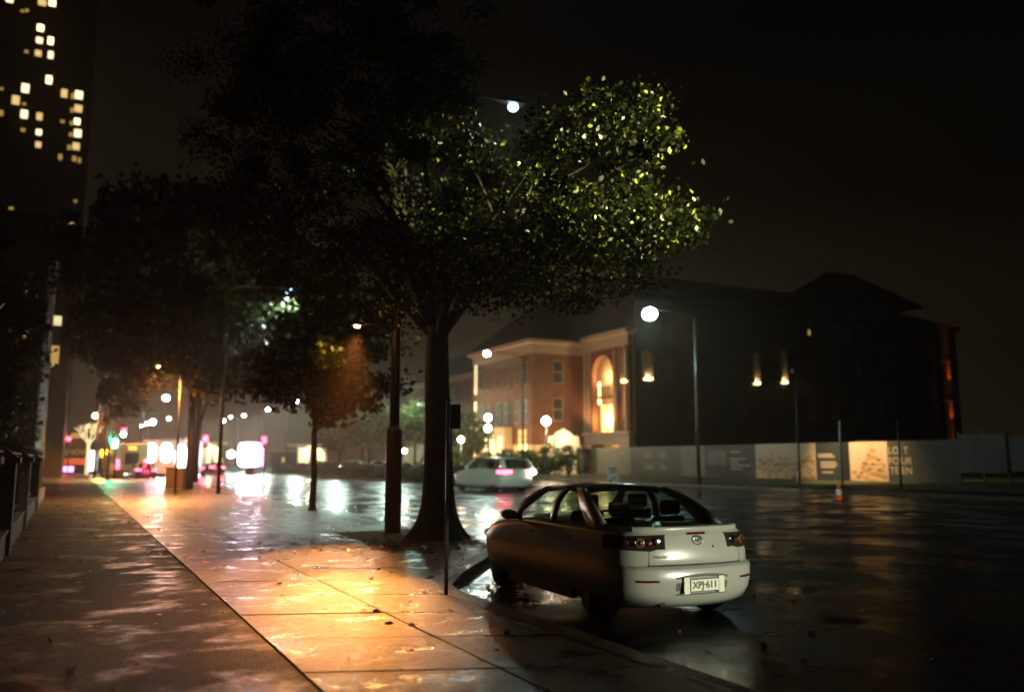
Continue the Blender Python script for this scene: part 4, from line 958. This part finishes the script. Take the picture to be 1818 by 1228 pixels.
MB().tube([(0, 0, 0), (0, 0, q.z)], .06, 8).build('pole', 'pole_grey', root, True); MB().ball((0, -.1, q.z), .5, 12).build('globe', 'glow_globe', root, True)

# ================================================================== VEHICLES
def outline(z_rear, z_front, w, rc=.5, fc=.75, rb=1.0):
    """plan outline of a car at one height: from rear centre round the right side to front centre (x>=0)"""
    P = []
    for u, d in ((0, 0), (.2, .004), (.4, .018), (.58, .045), (.72, .085), (.83, .14), (.91, .21), (.965, .31), (.992, .42), (1, .56)): P.append((w * u, z_rear + d * rb * rc / .5))
    y0 = P[-1][1]; fy = z_front - fc * 1.05
    for k in range(1, 9): P.append((w * (1 + .0), y0 + (fy - y0) * k / 9))
    for u, d in ((1, 1.05), (.985, .82), (.95, .60), (.89, .42), (.80, .27), (.68, .16), (.52, .08), (.35, .035), (.17, .008), (0, 0)): P.append((w * u, z_front - d * fc))
    return P
SED = [  # z, rear y, front y, half width
    (.205, .17, 4.32, .78), (.265, .08, 4.40, .832), (.37, .03, 4.45, .865), (.50, .0, 4.48, .875), (.615, .0, 4.49, .877), (.635, .012, 4.49, .877), (.648, .055, 4.485, .877), (.66, .07, 4.48, .877),
    (.74, .062, 4.45, .872), (.84, .080, 4.33, .862), (.90, .095, 4.12, .850), (.95, .108, 3.85, .835), (.985, .118, 3.55, .805), (1.005, .14, 3.35, .77), (1.03, .145, 3.22, .73)]
def car(name, label, cat, loc, rz, paint='paint_pale', group=None, hatch=False, detail=True, lights=None, sc=1.0, tint='car_glass'):
    root = thing(name, label, cat, loc, rz, group); root.scale = (sc, sc, sc)
    rings = []
    for z, yr, yf, w in SED:
        P = outline(yr, yf, w); zz = z
        ring = [(x, y, zz) for x, y in P] + [(-x, y, zz) for x, y in P[-2:0:-1]]
        rings.append(ring)
    # gentle shoulder: raise rear deck, lower the bonnet nose handled by outline; deck lip
    b = MB(); n = len(rings[0])
    for r_ in rings: b.v += r_
    for i in range(len(rings) - 1):
        for k in range(n): b.f.append((i * n + k, i * n + (k + 1) % n, (i + 1) * n + (k + 1) % n, (i + 1) * n + k))
    b.f.append(tuple(range(n))[::-1])
    # top cap: deck and bonnet crowned
    top = rings[-1]; o = len(b.v); half = len(outline(0, 1, 1))
    cen = [(0, top[k][1] + (.0 if k else .0), 1.045) for k in range(half)]
    b.v += cen
    for k in range(half - 1):
        b.f.append(((len(rings) - 1) * n + k, (len(rings) - 1) * n + k + 1, o + k + 1, o + k)) if k else b.f.append(((len(rings) - 1) * n + k, (len(rings) - 1) * n + k + 1, o + 1))
        kk, k2 = (n - k) % n, (n - k - 1) % n
        b.f.append(((len(rings) - 1) * n + k2, (len(rings) - 1) * n + kk, o + k, o + k + 1)) if k else b.f.append(((len(rings) - 1) * n + k2, (len(rings) - 1) * n, o + 1))
    body = b.build('body', paint, root, True)
    if detail:      # wheel arches
        cut = MB()
        for y in (.93, 3.60):
            for s in (-1, 1): cut.lathe([(.355, -.16), (.355, .16)], (s * .84, y, .30), 40, 'x')
        co = cut.build('cut', 'rubber'); md = body.modifiers.new('c', 'BOOLEAN'); md.object = co; md.operation = 'DIFFERENCE'; md.solver = 'EXACT'
        dg = bpy.context.evaluated_depsgraph_get(); me = bpy.data.meshes.new_from_object(body.evaluated_get(dg)); body.modifiers.clear(); body.data = me
        bpy.data.objects.remove(co)
    # greenhouse ---------------------------------------------------
    yb0, yb1, yt0, yt1 = (.74, 3.20, 1.72, 2.46) if not hatch else (.14, 3.25, .62, 2.6)
    zb1, zt_ = .99, 1.40 if not hatch else 1.46
    zc = zt_ + .065
    wb, wt = .76, .555 if not hatch else .62
    def gp(y_b, y_t, s, t, side):     # point on side glass: s in 0..1 along base/top, t height
        yb = y_b; yt = y_t; y = yb + (yt - yb) * t; bulge = .035 * math.sin(math.pi * t)
        w_ = wb + (wt - wb) * t + bulge
        return (side * w_, y, zb1 + (zt_ - zb1) * t + .05 * math.sin(math.pi * t))
    # roof
    rows = []
    for i in range(9):
        v = i / 8; y = yt0 - .10 + (yt1 + .12 - yt0 + .10) * v; ez = zt_ - .0 + .012 * math.sin(math.pi * v); w_ = wt + .012 - .05 * (abs(v - .45) * 1.3) ** 2
        row = []
        for j in range(11):
            u = -1 + 2 * j / 10; crown = (zc - zt_) * (1 - abs(u) ** 2.4) * (.72 + .28 * math.sin(math.pi * v)); row.append((u * w_, y, ez + crown - (.035 if i == 0 else 0) - (.03 if i == 8 else 0)))
        rows.append(row)
    MB().grid(rows).build('roof', paint, root, True, solid=.03)
    # pillars
    for s in (-1, 1):
        def strip(ya, yb, yc_, yd, m=6, mm=None):
            pl = MB()
            r1 = [Vector(gp(ya, yc_, 0, t / m, s)) for t in range(m + 1)]; r2 = [Vector(gp(yb, yd, 0, t / m, s)) for t in range(m + 1)]
            pl.grid([r1, r2] if s > 0 else [r2, r1]).build('pillar', mm or paint, root, True, solid=.035)
        strip(yb1 - .16, yb1 + .06, yt1 - .04, yt1 + .12)       # A
        strip(1.96, 2.07, 1.92, 2.01, mm='paint_dark')         # B
        strip(yb0 - .12, yb0 + .36, yt0 - .20, yt0 + .02)       # C
    # rails above doors
    rl = MB()
    for s in (-1, 1): rl.tube([(s * (wt + .01), yt0 - .05, zt_ - .01), (s * (wt + .015), 2.0, zt_ + .01), (s * (wt + .01), yt1 + .08, zt_ - .01), (s * (wb - .02), yb1 + .02, zb1 + .03)], [.028, .028, .028, .03], 8)
    rl.build('roof_rail', 'paint_dark' if not detail else paint, root, True)
    for s in (-1, 1):
        for (ya, yb, yc_, yd) in ((2.07, yb1 - .16, 2.01, yt1 - .04), (yb0 + .36, 1.96, yt0 + .02, 1.92)):
            r1 = [gp(ya, yc_, 0, t / 6, s) for t in range(7)]; r2 = [gp(yb, yd, 0, t / 6, s) for t in range(7)]
            MB().grid([r1, r2]).build('side_window', tint, root, True)
    def screen(yb, yt, name):
        rows = []
        for i in range(7):
            t = i / 6; w_ = wb + (wt - wb) * t + .02 * math.sin(math.pi * t); y = yb + (yt - yb) * t; z = zb1 + .01 + (zt_ - zb1 + .015) * t + .05 * math.sin(math.pi * t)
            rows.append([(u / 5 * w_, y + (-.05 if yb < yt else .05) * (1 - (u / 5) ** 2), z + .02 * (1 - (u / 5) ** 2)) for u in range(-5, 6)])
        return MB().grid(rows).build(name, tint, root, True)
    screen(yb0 - .06, yt0 - .08, 'rear_window'); screen(yb1 + .04, yt1 + .10, 'windscreen')
    # wheels
    for y in (.93, 3.60):
        for s in (-1, 1):
            w_ = MB().lathe([(.20, s * .60), (.28, s * .61), (.315, s * .66), (.318, s * .78), (.30, s * .83), (.215, s * .835)], (0, y, .318), 28, 'x').build('wheel', 'rubber', root, True)
            rm = MB().lathe([(.001, s * .80), (.05, s * .815), (.215, s * .80), (.22, s * .835)], (0, y, .318), 28, 'x'); rm.build('rim', 'alloy', w_, True)
            sp_ = MB()
            for k in range(5):
                a = k * 2 * math.pi / 5; sp_.tube([(s * .825, y, .318), (s * .832, y + .2 * math.cos(a), .318 + .2 * math.sin(a))], [.032, .022], 6)
            sp_.build('spokes', 'alloy', w_)
    # surface patches on the rear ---------------------------------
    zs = [q_[0] for q_ in SED]
    def surf(t, z, side, off):
        """t: index along the outline (0 rear centre .. 9 side), z height, pushed out by off"""
        i = max(0, min(len(SED) - 2, next((k for k in range(len(zs) - 1) if zs[k] <= z <= zs[k + 1]), len(zs) - 2)))
        f = (z - zs[i]) / (zs[i + 1] - zs[i]); A = outline(*SED[i][1:]); B = outline(*SED[i + 1][1:])
        k = int(t); g = t - k
        def pt(O): return (O[k][0] * (1 - g) + O[k + 1][0] * g, O[k][1] * (1 - g) + O[k + 1][1] * g)
        a, c = pt(A), pt(B); x = a[0] * (1 - f) + c[0] * f; y = a[1] * (1 - f) + c[1] * f
        dx, dy = A[k + 1][0] - A[k][0], A[k + 1][1] - A[k][1]; L_ = math.hypot(dx, dy) or 1
        nx, ny = dy / L_, -dx / L_
        return Vector((side * (x + nx * off), y + ny * off, z))
    def tx(x, z=.8):      # outline parameter for a given lateral position
        O = outline(0, 4.4, .87)
        for k in range(9):
            if O[k][0] <= x <= O[k + 1][0]: return k + (x - O[k][0]) / (O[k + 1][0] - O[k][0])
        return 9
    def rpatch(name, x0, x1, zf0, zf1, m, par, side, off=.004, n=10, nz=5, solid=0, sm=True):
        t0, t1 = (tx(x0) if x0 < .87 else x0), (tx(x1) if x1 < .87 else x1); rows = []
        for j in range(nz + 1):
            row = []
            for i in range(n + 1):
                u = i / n; t = t0 + (t1 - t0) * u; z0, z1 = zf0(u), zf1(u); row.append(surf(t, z0 + (z1 - z0) * j / nz, side, off))
            rows.append(row)
        return MB().grid(rows).build(name, m, par, sm, solid=solid)
    hd = lights == 'head'
    for s in (-1, 1):
        tl = rpatch('tail_light', .41, 9, lambda u: .800 + .02 * u + (.0 if u > .1 else .02), lambda u: .972 - .022 * u, ('glow_tail' if lights == 'tail' else 'lens_dark'), root, s, .006, 12)
        if detail:
            for k, (x, z, r_, m) in enumerate([(.50, .90, .046, 'chrome'), (.585, .885, .040, 'lens_red'), (.675, .888, .060, 'lens_amber'), (.74, .892, .045, 'chrome'), (.79, .89, .04, 'lens_red')]):
                c = surf(tx(x), z, s, .010); d = surf(tx(x) + .2, z, s, .010) - c; nrm = Vector((-s * d.y, s * d.x, 0)).normalized() if True else None
                out = (surf(tx(x), z, s, .05) - surf(tx(x), z, s, .0)).normalized()
                q_ = MB(); q_.tube([c - out * .002, c + out * .008, c + out * .012], [r_, r_ * .95, r_ * .55], 16); q_.build('lamp_bowl', m, tl, True)
                q_ = MB(); q_.tube([c + out * .009, c + out * .016], [r_ * .5, r_ * .3], 12); q_.build('bulb', 'chrome' if m != 'chrome' else 'clear_lens', tl, True)
    if detail:
        # lip spoiler, centre brake lamp, seams
        lip = MB(); rows = []
        for i in range(17):
            u = -1 + i / 8; t = abs(u) * 5.6; p = surf(t, .995, 1 if u >= 0 else -1, 0); f = 1 - abs(u) ** 3 * .6
            rows.append([(p.x, p.y - .004, .985), (p.x, p.y - .028 * f, 1.028), (p.x, p.y - .02 * f, 1.048), (p.x, p.y + .05, 1.052), (p.x, p.y + .12, 1.040)])
        lip.grid(rows).build('boot_lip', paint, root, True)
        rpatch('brake_lamp', 0, .13, lambda u: .965, lambda u: .990, 'lens_red', root, 1, .004, 4, 1); rpatch('brake_lamp', 0, .13, lambda u: .965, lambda u: .990, 'lens_red', root, -1, .004, 4, 1)
        for s in (-1, 1):
            rpatch('boot_seam', .585, .592, lambda u: .655, lambda u: .825, 'ink', root, s, .0025, 1, 4)
            rpatch('bumper_gap', 0, .60, lambda u: .651, lambda u: .661, 'ink', root, s, .004, 10, 1)
            rpatch('reflector', .52, .74, lambda u: .488, lambda u: .512, 'lens_red', root, s, .005, 4, 1)
            rpatch('bumper_strip', 0, 9, lambda u: .622, lambda u: .648, 'paint_grey', root, s, .004, 14, 1)
            rpatch('plate_recess', 0, .33, lambda u: .345, lambda u: .565 - .03 * u * u, 'paint_grey', root, s, .003, 4, 2)
        for s in (-1, 1): MB().box(*(sorted((s * .187, s * .26))), -.018, -.006, .365, .535).build('plate_surround', 'plate_pale', root, bevel=.002)
        fr_ = MB().box(-.187, .187, -.022, -.008, .382, .518).build('number_plate', 'ink', root, bevel=.002)
        MB().box(-.178, .178, -.0255, -.0225, .391, .509).build('plate_face', 'plate_pale', fr_)
        text('lettering', 'XPJ·611', .098, 'ink', fr_, (0, -.027, .450), (math.pi / 2, 0, 0), .0012, bold=.003)
        # badge
        bz = .905; yb_ = surf(0, bz, 1, 0).y
        bd = MB(); ring = [(.058 * math.cos(a) , yb_ - .012, bz + .046 * math.sin(a)) for a in [2 * math.pi * k / 24 for k in range(25)]]
        bd.tube(ring, .0068, 8, False); bd.tube([(-.052, yb_ - .013, bz + .016), (-.03, yb_ - .015, bz + .018), (0, yb_ - .016, bz - .010), (.03, yb_ - .015, bz + .018), (.052, yb_ - .013, bz + .016)], [.004, .007, .009, .007, .004], 8)
        bd.build('badge', 'chrome', root, True)
        k_ = surf(tx(.20), .835, 1, .002); MB().tube([k_, k_ + Vector((0, -.006, 0))], .011, 12).build('keyhole', 'black_metal', root)
        p = surf(tx(.43), .748, -1, .003); text('lettering', 'mazda3', .055, 'ink', root, (-.46, p.y - .004, .748), (math.pi / 2, 0, -.08), .002)
        # mirrors, door details
        for s in (-1, 1):
            mr = MB(); mr.lathe([(.001, -.05), (.07, -.045), (.10, 0), (.085, .05), (.04, .085), (.001, .095)], (0, 0, 0), 14, 'y')
            mr.v = [(s * (.965) + x * 1.15, 2.93 + y, 1.045 + z * .72) for x, y, z in mr.v]
            o_ = mr.build('mirror', paint, root, True); MB().tube([(s * .78, 2.95, 1.0), (s * .90, 2.94, 1.02)], [.035, .03], 8).build('mirror_arm', 'plastic_black', o_)
            g_ = MB().box(*(sorted((s * .885, s * 1.05))), 2.872, 2.878, .995, 1.095).build('mirror_glass', 'chrome', o_)
            for y in (1.35, 2.35): MB().tube([(s * .882, y, .86), (s * .905, y + .04, .865), (s * .905, y + .15, .865), (s * .882, y + .19, .865)], .012, 8).build('door_handle', paint, root, True)
            for y in (1.12, 2.02, 3.02): MB().add([(s * .8795, y, .30), (s * .8795, y + .006, .30), (s * .871, y + .006, .80), (s * .871, y, .80)], [(0, 1, 2, 3)]).build('door_seam', 'ink', root)
            MB().box(*(sorted((s * .80, s * .868))), 1.35, 3.15, .17, .27).build('sill', 'plastic_black', root)
        MB().box(-.68, .68, .55, 4.0, .16, .204).build('underbody', 'plastic_black', root)
        MB().tube([(-.45, .10, .25), (-.45, .4, .25)], .03, 10).build('exhaust', 'chrome', root)
        # interior
        for x in (-.36, .36):
            for y, zz in ((2.02, 0), (1.30, -.05)):
                se = MB(); se.box(x - .24, x + .24, y, y + .5, .55, .68); se.build('seat', 'seat_cloth', root, bevel=.05)
                bk_ = MB(); bk_.add([(x - .25, y - .06, .62), (x + .25, y - .06, .62), (x + .22, y - .22, 1.14 + zz), (x - .22, y - .22, 1.14 + zz), (x - .25, y + .08, .62), (x + .25, y + .08, .62), (x + .22, y - .12, 1.14 + zz), (x - .22, y - .12, 1.14 + zz)], [(0, 1, 2, 3), (4, 7, 6, 5), (0, 4, 5, 1), (1, 5, 6, 2), (2, 6, 7, 3), (3, 7, 4, 0)]); bk_.build('backrest', 'seat_cloth', root, bevel=.04)
                MB().box(x - .13, x + .13, y - .24, y - .14, 1.16 + zz, 1.33 + zz).build('headrest', 'seat_cloth', root, bevel=.035)
        MB().box(-.70, .70, 2.75, 3.15, .75, .99).build('dashboard', 'seat_cloth', root, bevel=.05)
        MB().box(-.62, .62, .76, 1.02, .80, .975).build('parcel_shelf', 'seat_cloth', root)
        sw = [(.36 + .17 * math.cos(a), 2.66 - .06 * math.sin(a), .93 + .15 * math.sin(a)) for a in [2 * math.pi * k / 20 for k in range(21)]]; MB().tube(sw, .014, 6, False).build('steering_wheel', 'seat_cloth', root, True)
    else:
        for s in (-1, 1): MB().box(*(sorted((s * .18, s * .52))), 1.75, 1.9, .8, 1.3).build('seat', 'seat_cloth', root, bevel=.05)
    # headlights (front)
    for s in (-1, 1):
        O = outline(0, 4.46, .872); p = O[-5]
        h = MB().ball((0, 0, 0), .085, 10); h.v = [(s * .66 + x * 1.6, 4.235 + y * .8, .70 + z * 1.0) for x, y, z in h.v]; h.build('headlight', 'glow_head' if hd else 'clear_lens', root, True)
    return root

# --- parked silver car
CA = R(24.2)
rear_c = at(1250, 1060, D=9.25)
car_rz = -(YAW - CA)          # heading a little off the kerb line
car('parked_car', 'silver sedan parked at the kerb with its boot lit and side in darkness', 'car', (rear_c.x, rear_c.y, RZ), car_rz, sc=.975)
# unseen street lamp behind the camera, its narrow spot aimed at the crown
LB = Vector((11.2, -5.6, 0))
root = thing('street_lamp', 'street lamp standing behind the viewpoint on the road side', 'street lamp', (LB.x, LB.y, RZ), 0, 'street lamps along the kerbs')
MB().tube([(0, 0, 0), (0, 0, 5.6)], [.1, .07], 10).build('pole', 'pole_dark', root, True); MB().box(-.3, .15, -.15, .15, 5.6, 5.75).build('lamp_head', 'pole_grey', root)
hb = car('waiting_car', 'dark car behind the viewpoint whose headlights catch the silver boot', 'car', (8.3, -5.6, RZ), R(4), 'paint_dark', None, False, False, 'head')
hb.update_tag(); bpy.context.view_layer.update()
def beam(src, tgt, power, spot, sy, col):
    o = lamp('SPOT', 'headlight_beam', src, power, col, None, radius=.05, spot=spot, blend=.35, aim=Vector(tgt) - Vector(src)); o.scale = (1, sy, 1)
    o.parent = hb; o.matrix_parent_inverse = hb.matrix_world.inverted(); return o
rdir = Vector((math.cos(car_rz), math.sin(car_rz), 0))
beam((8.2, -.95, .62), (rear_c.x + .12, rear_c.y, .57), 4600, 15.5, .46, (1, .98, .74))
cn = at(1490, 880, z=RZ + .3); beam((7.6, -.95, .75), (cn.x, cn.y, .35), 26000, 2.6, .8, (1, .95, .8))  # narrow spot added to light the cone alone
lamp('SPOT', 'street_light', (-.1, 0, 5.45), 450, (.8, 1, .85), root, radius=.1, spot=150, blend=.5)
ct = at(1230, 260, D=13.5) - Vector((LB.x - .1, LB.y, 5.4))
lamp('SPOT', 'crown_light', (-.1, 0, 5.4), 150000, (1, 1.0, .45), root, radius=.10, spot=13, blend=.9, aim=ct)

# --- white car crossing, seen from behind at three quarters
q = at(925, 862, D=46)
mc = car('moving_car', 'white hatchback driving away beyond the big tree trunk with brake lights on', 'car', (q.x, q.y, RZ), .16, 'paint_white', hatch=True, detail=False, lights='tail', sc=1.22)
b_ = MB().ball((.70, .02, .88), .13, 12).build('reversing_lamp', 'glow_globe', mc, True)
# light from the crossing car's own tail lamps and the oncoming cars
def oncoming(label, px, py, D, rz, paint, grp='oncoming cars with headlights on', power=900):
    q = at(px, py, D=D); c = car('oncoming_car', label, 'car', (q.x, q.y + 4.4, RZ), rz, paint, grp, False, False, 'head')
    lamp('SPOT', 'headlight_beam', (0, 4.65, .72), power, (.9, .95, 1), c, radius=.12, spot=70, blend=.8, aim=(0, 1, -.06))
    return c
oncoming('oncoming car with glaring headlights behind the median hedge, right of the young tree', 622, 830, 88, R(180 + 6), 'paint_dark')
oncoming('oncoming car with glaring headlights seen between the tall pole and the big trunk', 732, 826, 80, R(180 - 4), 'paint_grey')
oncoming('distant oncoming car in the glow left of the narrow lit shelter', 340, 830, 120, R(180 + 12), 'paint_grey')
for (px, D, lb, pt) in [(598, 100, 'parked dark car across the road behind the hedge, near the young tree', 'paint_dark'), (660, 102, 'parked silver car across the road under the park trees', 'paint_pale'), (705, 98, 'parked pale car across the road beside the tall pole', 'paint_white'), (385, 128, 'parked dark car beside the narrow lit shelter', 'paint_dark')]:
    q = at(px, 828, D=D); car('background_car', lb, 'car', (q.x, q.y, .05), R(70), pt, 'parked cars across the road', False, False)

for (px, D, lb) in [(262, 78, 'small car with red tail lights between the bus and the tram'), (352, 96, 'small car with red tail lights right of the utility box pole'), (388, 104, 'car with red tail lights in front of the narrow lit shelter')]:
    q = at(px, 832, D=D); tc_ = car('queued_car', lb, 'car', (q.x, q.y, RZ), R(6), 'paint_dark', 'cars queued with tail lights on', False, False, 'tail')
    lamp('POINT', 'tail_glow', (0, -.6, .9), 300, (1, .05, .12), tc_, radius=.3)
# --- bus rear
q = at(233, 836, D=82)
root = thing('city_bus', 'cream and yellow bus seen from behind with amber route display', 'bus', (q.x, q.y, RZ), .03)
MB().box(-1.35, 1.35, 0, 11, .35, 3.15).build('body', 'bus_cream', root, bevel=.12)
MB().box(-1.37, 1.37, -.03, 10.5, .40, .85).build('skirt', 'bus_yellow', root, bevel=.02)
MB().box(-.55, .55, -.03, -.003, 1.35, 2.35).build('rear_window', 'window_dark', root, bevel=.01)
MB().box(-.30, .30, -.04, -.004, 2.62, 2.88).build('route_display', 'glow_amber', root)
for s in (-1, 1):
    MB().box(*(sorted((s * 1.0, s * 1.28))), -.05, -.004, .95, 1.75).build('tail_light', 'glow_tail', root)
    for y in (2.5, 8.5): MB().lathe([(.3, s * 1.15), (.48, s * 1.16), (.5, s * 1.3), (.3, s * 1.36)], (0, y, .5), 20, 'x').build('wheel', 'rubber', root)
    for k in range(5): MB().box(*(sorted((s * 1.352, s * 1.36))), 1 + k * 1.9, 2.7 + k * 1.9, 1.5, 2.6).build('side_window', 'window_dark', root)
MB().box(-1.25, 1.25, .4, 1.2, .1, .345).build('underbody', 'plastic_black', root)
for x in (-.45, -.15, .15, .45): MB().box(x - .1, x + .1, -.04, -.035, .42, .55).build('reflector', 'glow_white', root)  # reflectors glow by themselves, returned lamplight put into the material
# --- tram with blown-out windows
q = at(296, 834, D=92)
root = thing('tram', 'tram with three blown-out white windows behind the utility box', 'tram', (q.x, q.y, RZ), -YAW)
MB().box(-2.6, 2.6, 0, 2.4, .35, 3.7).build('body', 'tram_body', root, bevel=.15)
for i, x in enumerate((-1.65, -.15, 1.35)):
    zz, hh_ = (2.45, .95) if i < 2 else (2.0, 1.25)
    MB().prism([(x + .56 * math.copysign(abs(math.cos(a)) ** .7, math.cos(a)), zz + hh_ * math.copysign(abs(math.sin(a)) ** .7, math.sin(a))) for a in [2 * math.pi * k / 20 for k in range(20)]], .004, .06).build('window', 'glow_tram', root).rotation_euler = (math.pi / 2, 0, 0)
MB().box(-2.5, 2.5, -.03, -.003, .45, .85).build('stripe', 'glow_shop', root)  # stripe is no lamp, its lit look is put in as glow
for x in (-1.8, 1.8): MB().box(x - .6, x + .6, .2, 2.2, .05, .345).build('bogie', 'black_metal', root)
MB().box(-1.5, 1.5, .6, 1.8, 3.71, 4.0).build('roof_unit', 'pole_grey', root)
lamp('AREA', 'tram_light', (0, -.5, 2.2), 2600, (1, .92, .92), root, size=(4.5, 2.0), aim=(0, -1, -.05))
# distant skyline blocks in the haze at the end of the road
for i, (px0, px1, pt, D, lb) in enumerate([(345, 420, 812, 240, 'low hazy building at the far end of the road behind the narrow shelter'), (480, 560, 805, 260, 'low hazy building behind the long lit shelter'), (225, 330, 800, 300, 'low hazy building behind the tram')]):
    a, b = at(px0, 820, D=D), at(px1, 820, D=D); h = at(px0, pt, D=D).z
    root = thing('distant_building', lb, 'building', (a.x, a.y, 0), -YAW, 'low buildings at the end of the road')
    w_ = (b - a).length; MB().box(0, w_, 0, 8, 0, h).build('wall', 'brick_dark', root); MB().box(-.3, w_ + .3, -.3, 8.3, h, h + .4).build('roof', 'roof_slate', root)
    for k in range(5): MB().box(w_ * (k + .3) / 5, w_ * (k + .6) / 5, -.05, -.004, .8, 2.4).build('window', 'glow_warm_dim' if k % 2 else 'window_dark', root)

# ================================================================== HAZE (wet night air)
hz = MB().box(-120, 150, -25, 330, -1.6, 190)
o = hz.build('haze', 'ink'); m = bpy.data.materials.new('haze'); m.use_nodes = True; n = m.node_tree; n.nodes.clear()
pv = n.nodes.new('ShaderNodeVolumePrincipled'); pv.inputs['Color'].default_value = (.95, .80, .62, 1); pv.inputs['Density'].default_value = .00065; pv.inputs['Anisotropy'].default_value = .8
ou = n.nodes.new('ShaderNodeOutputMaterial'); n.links.new(pv.outputs[0], ou.inputs['Volume'])
o.data.materials.clear(); o.data.materials.append(m); tag(o, 'thin rain haze filling the night air', 'haze', kind='stuff')
o.display_type = 'WIRE'
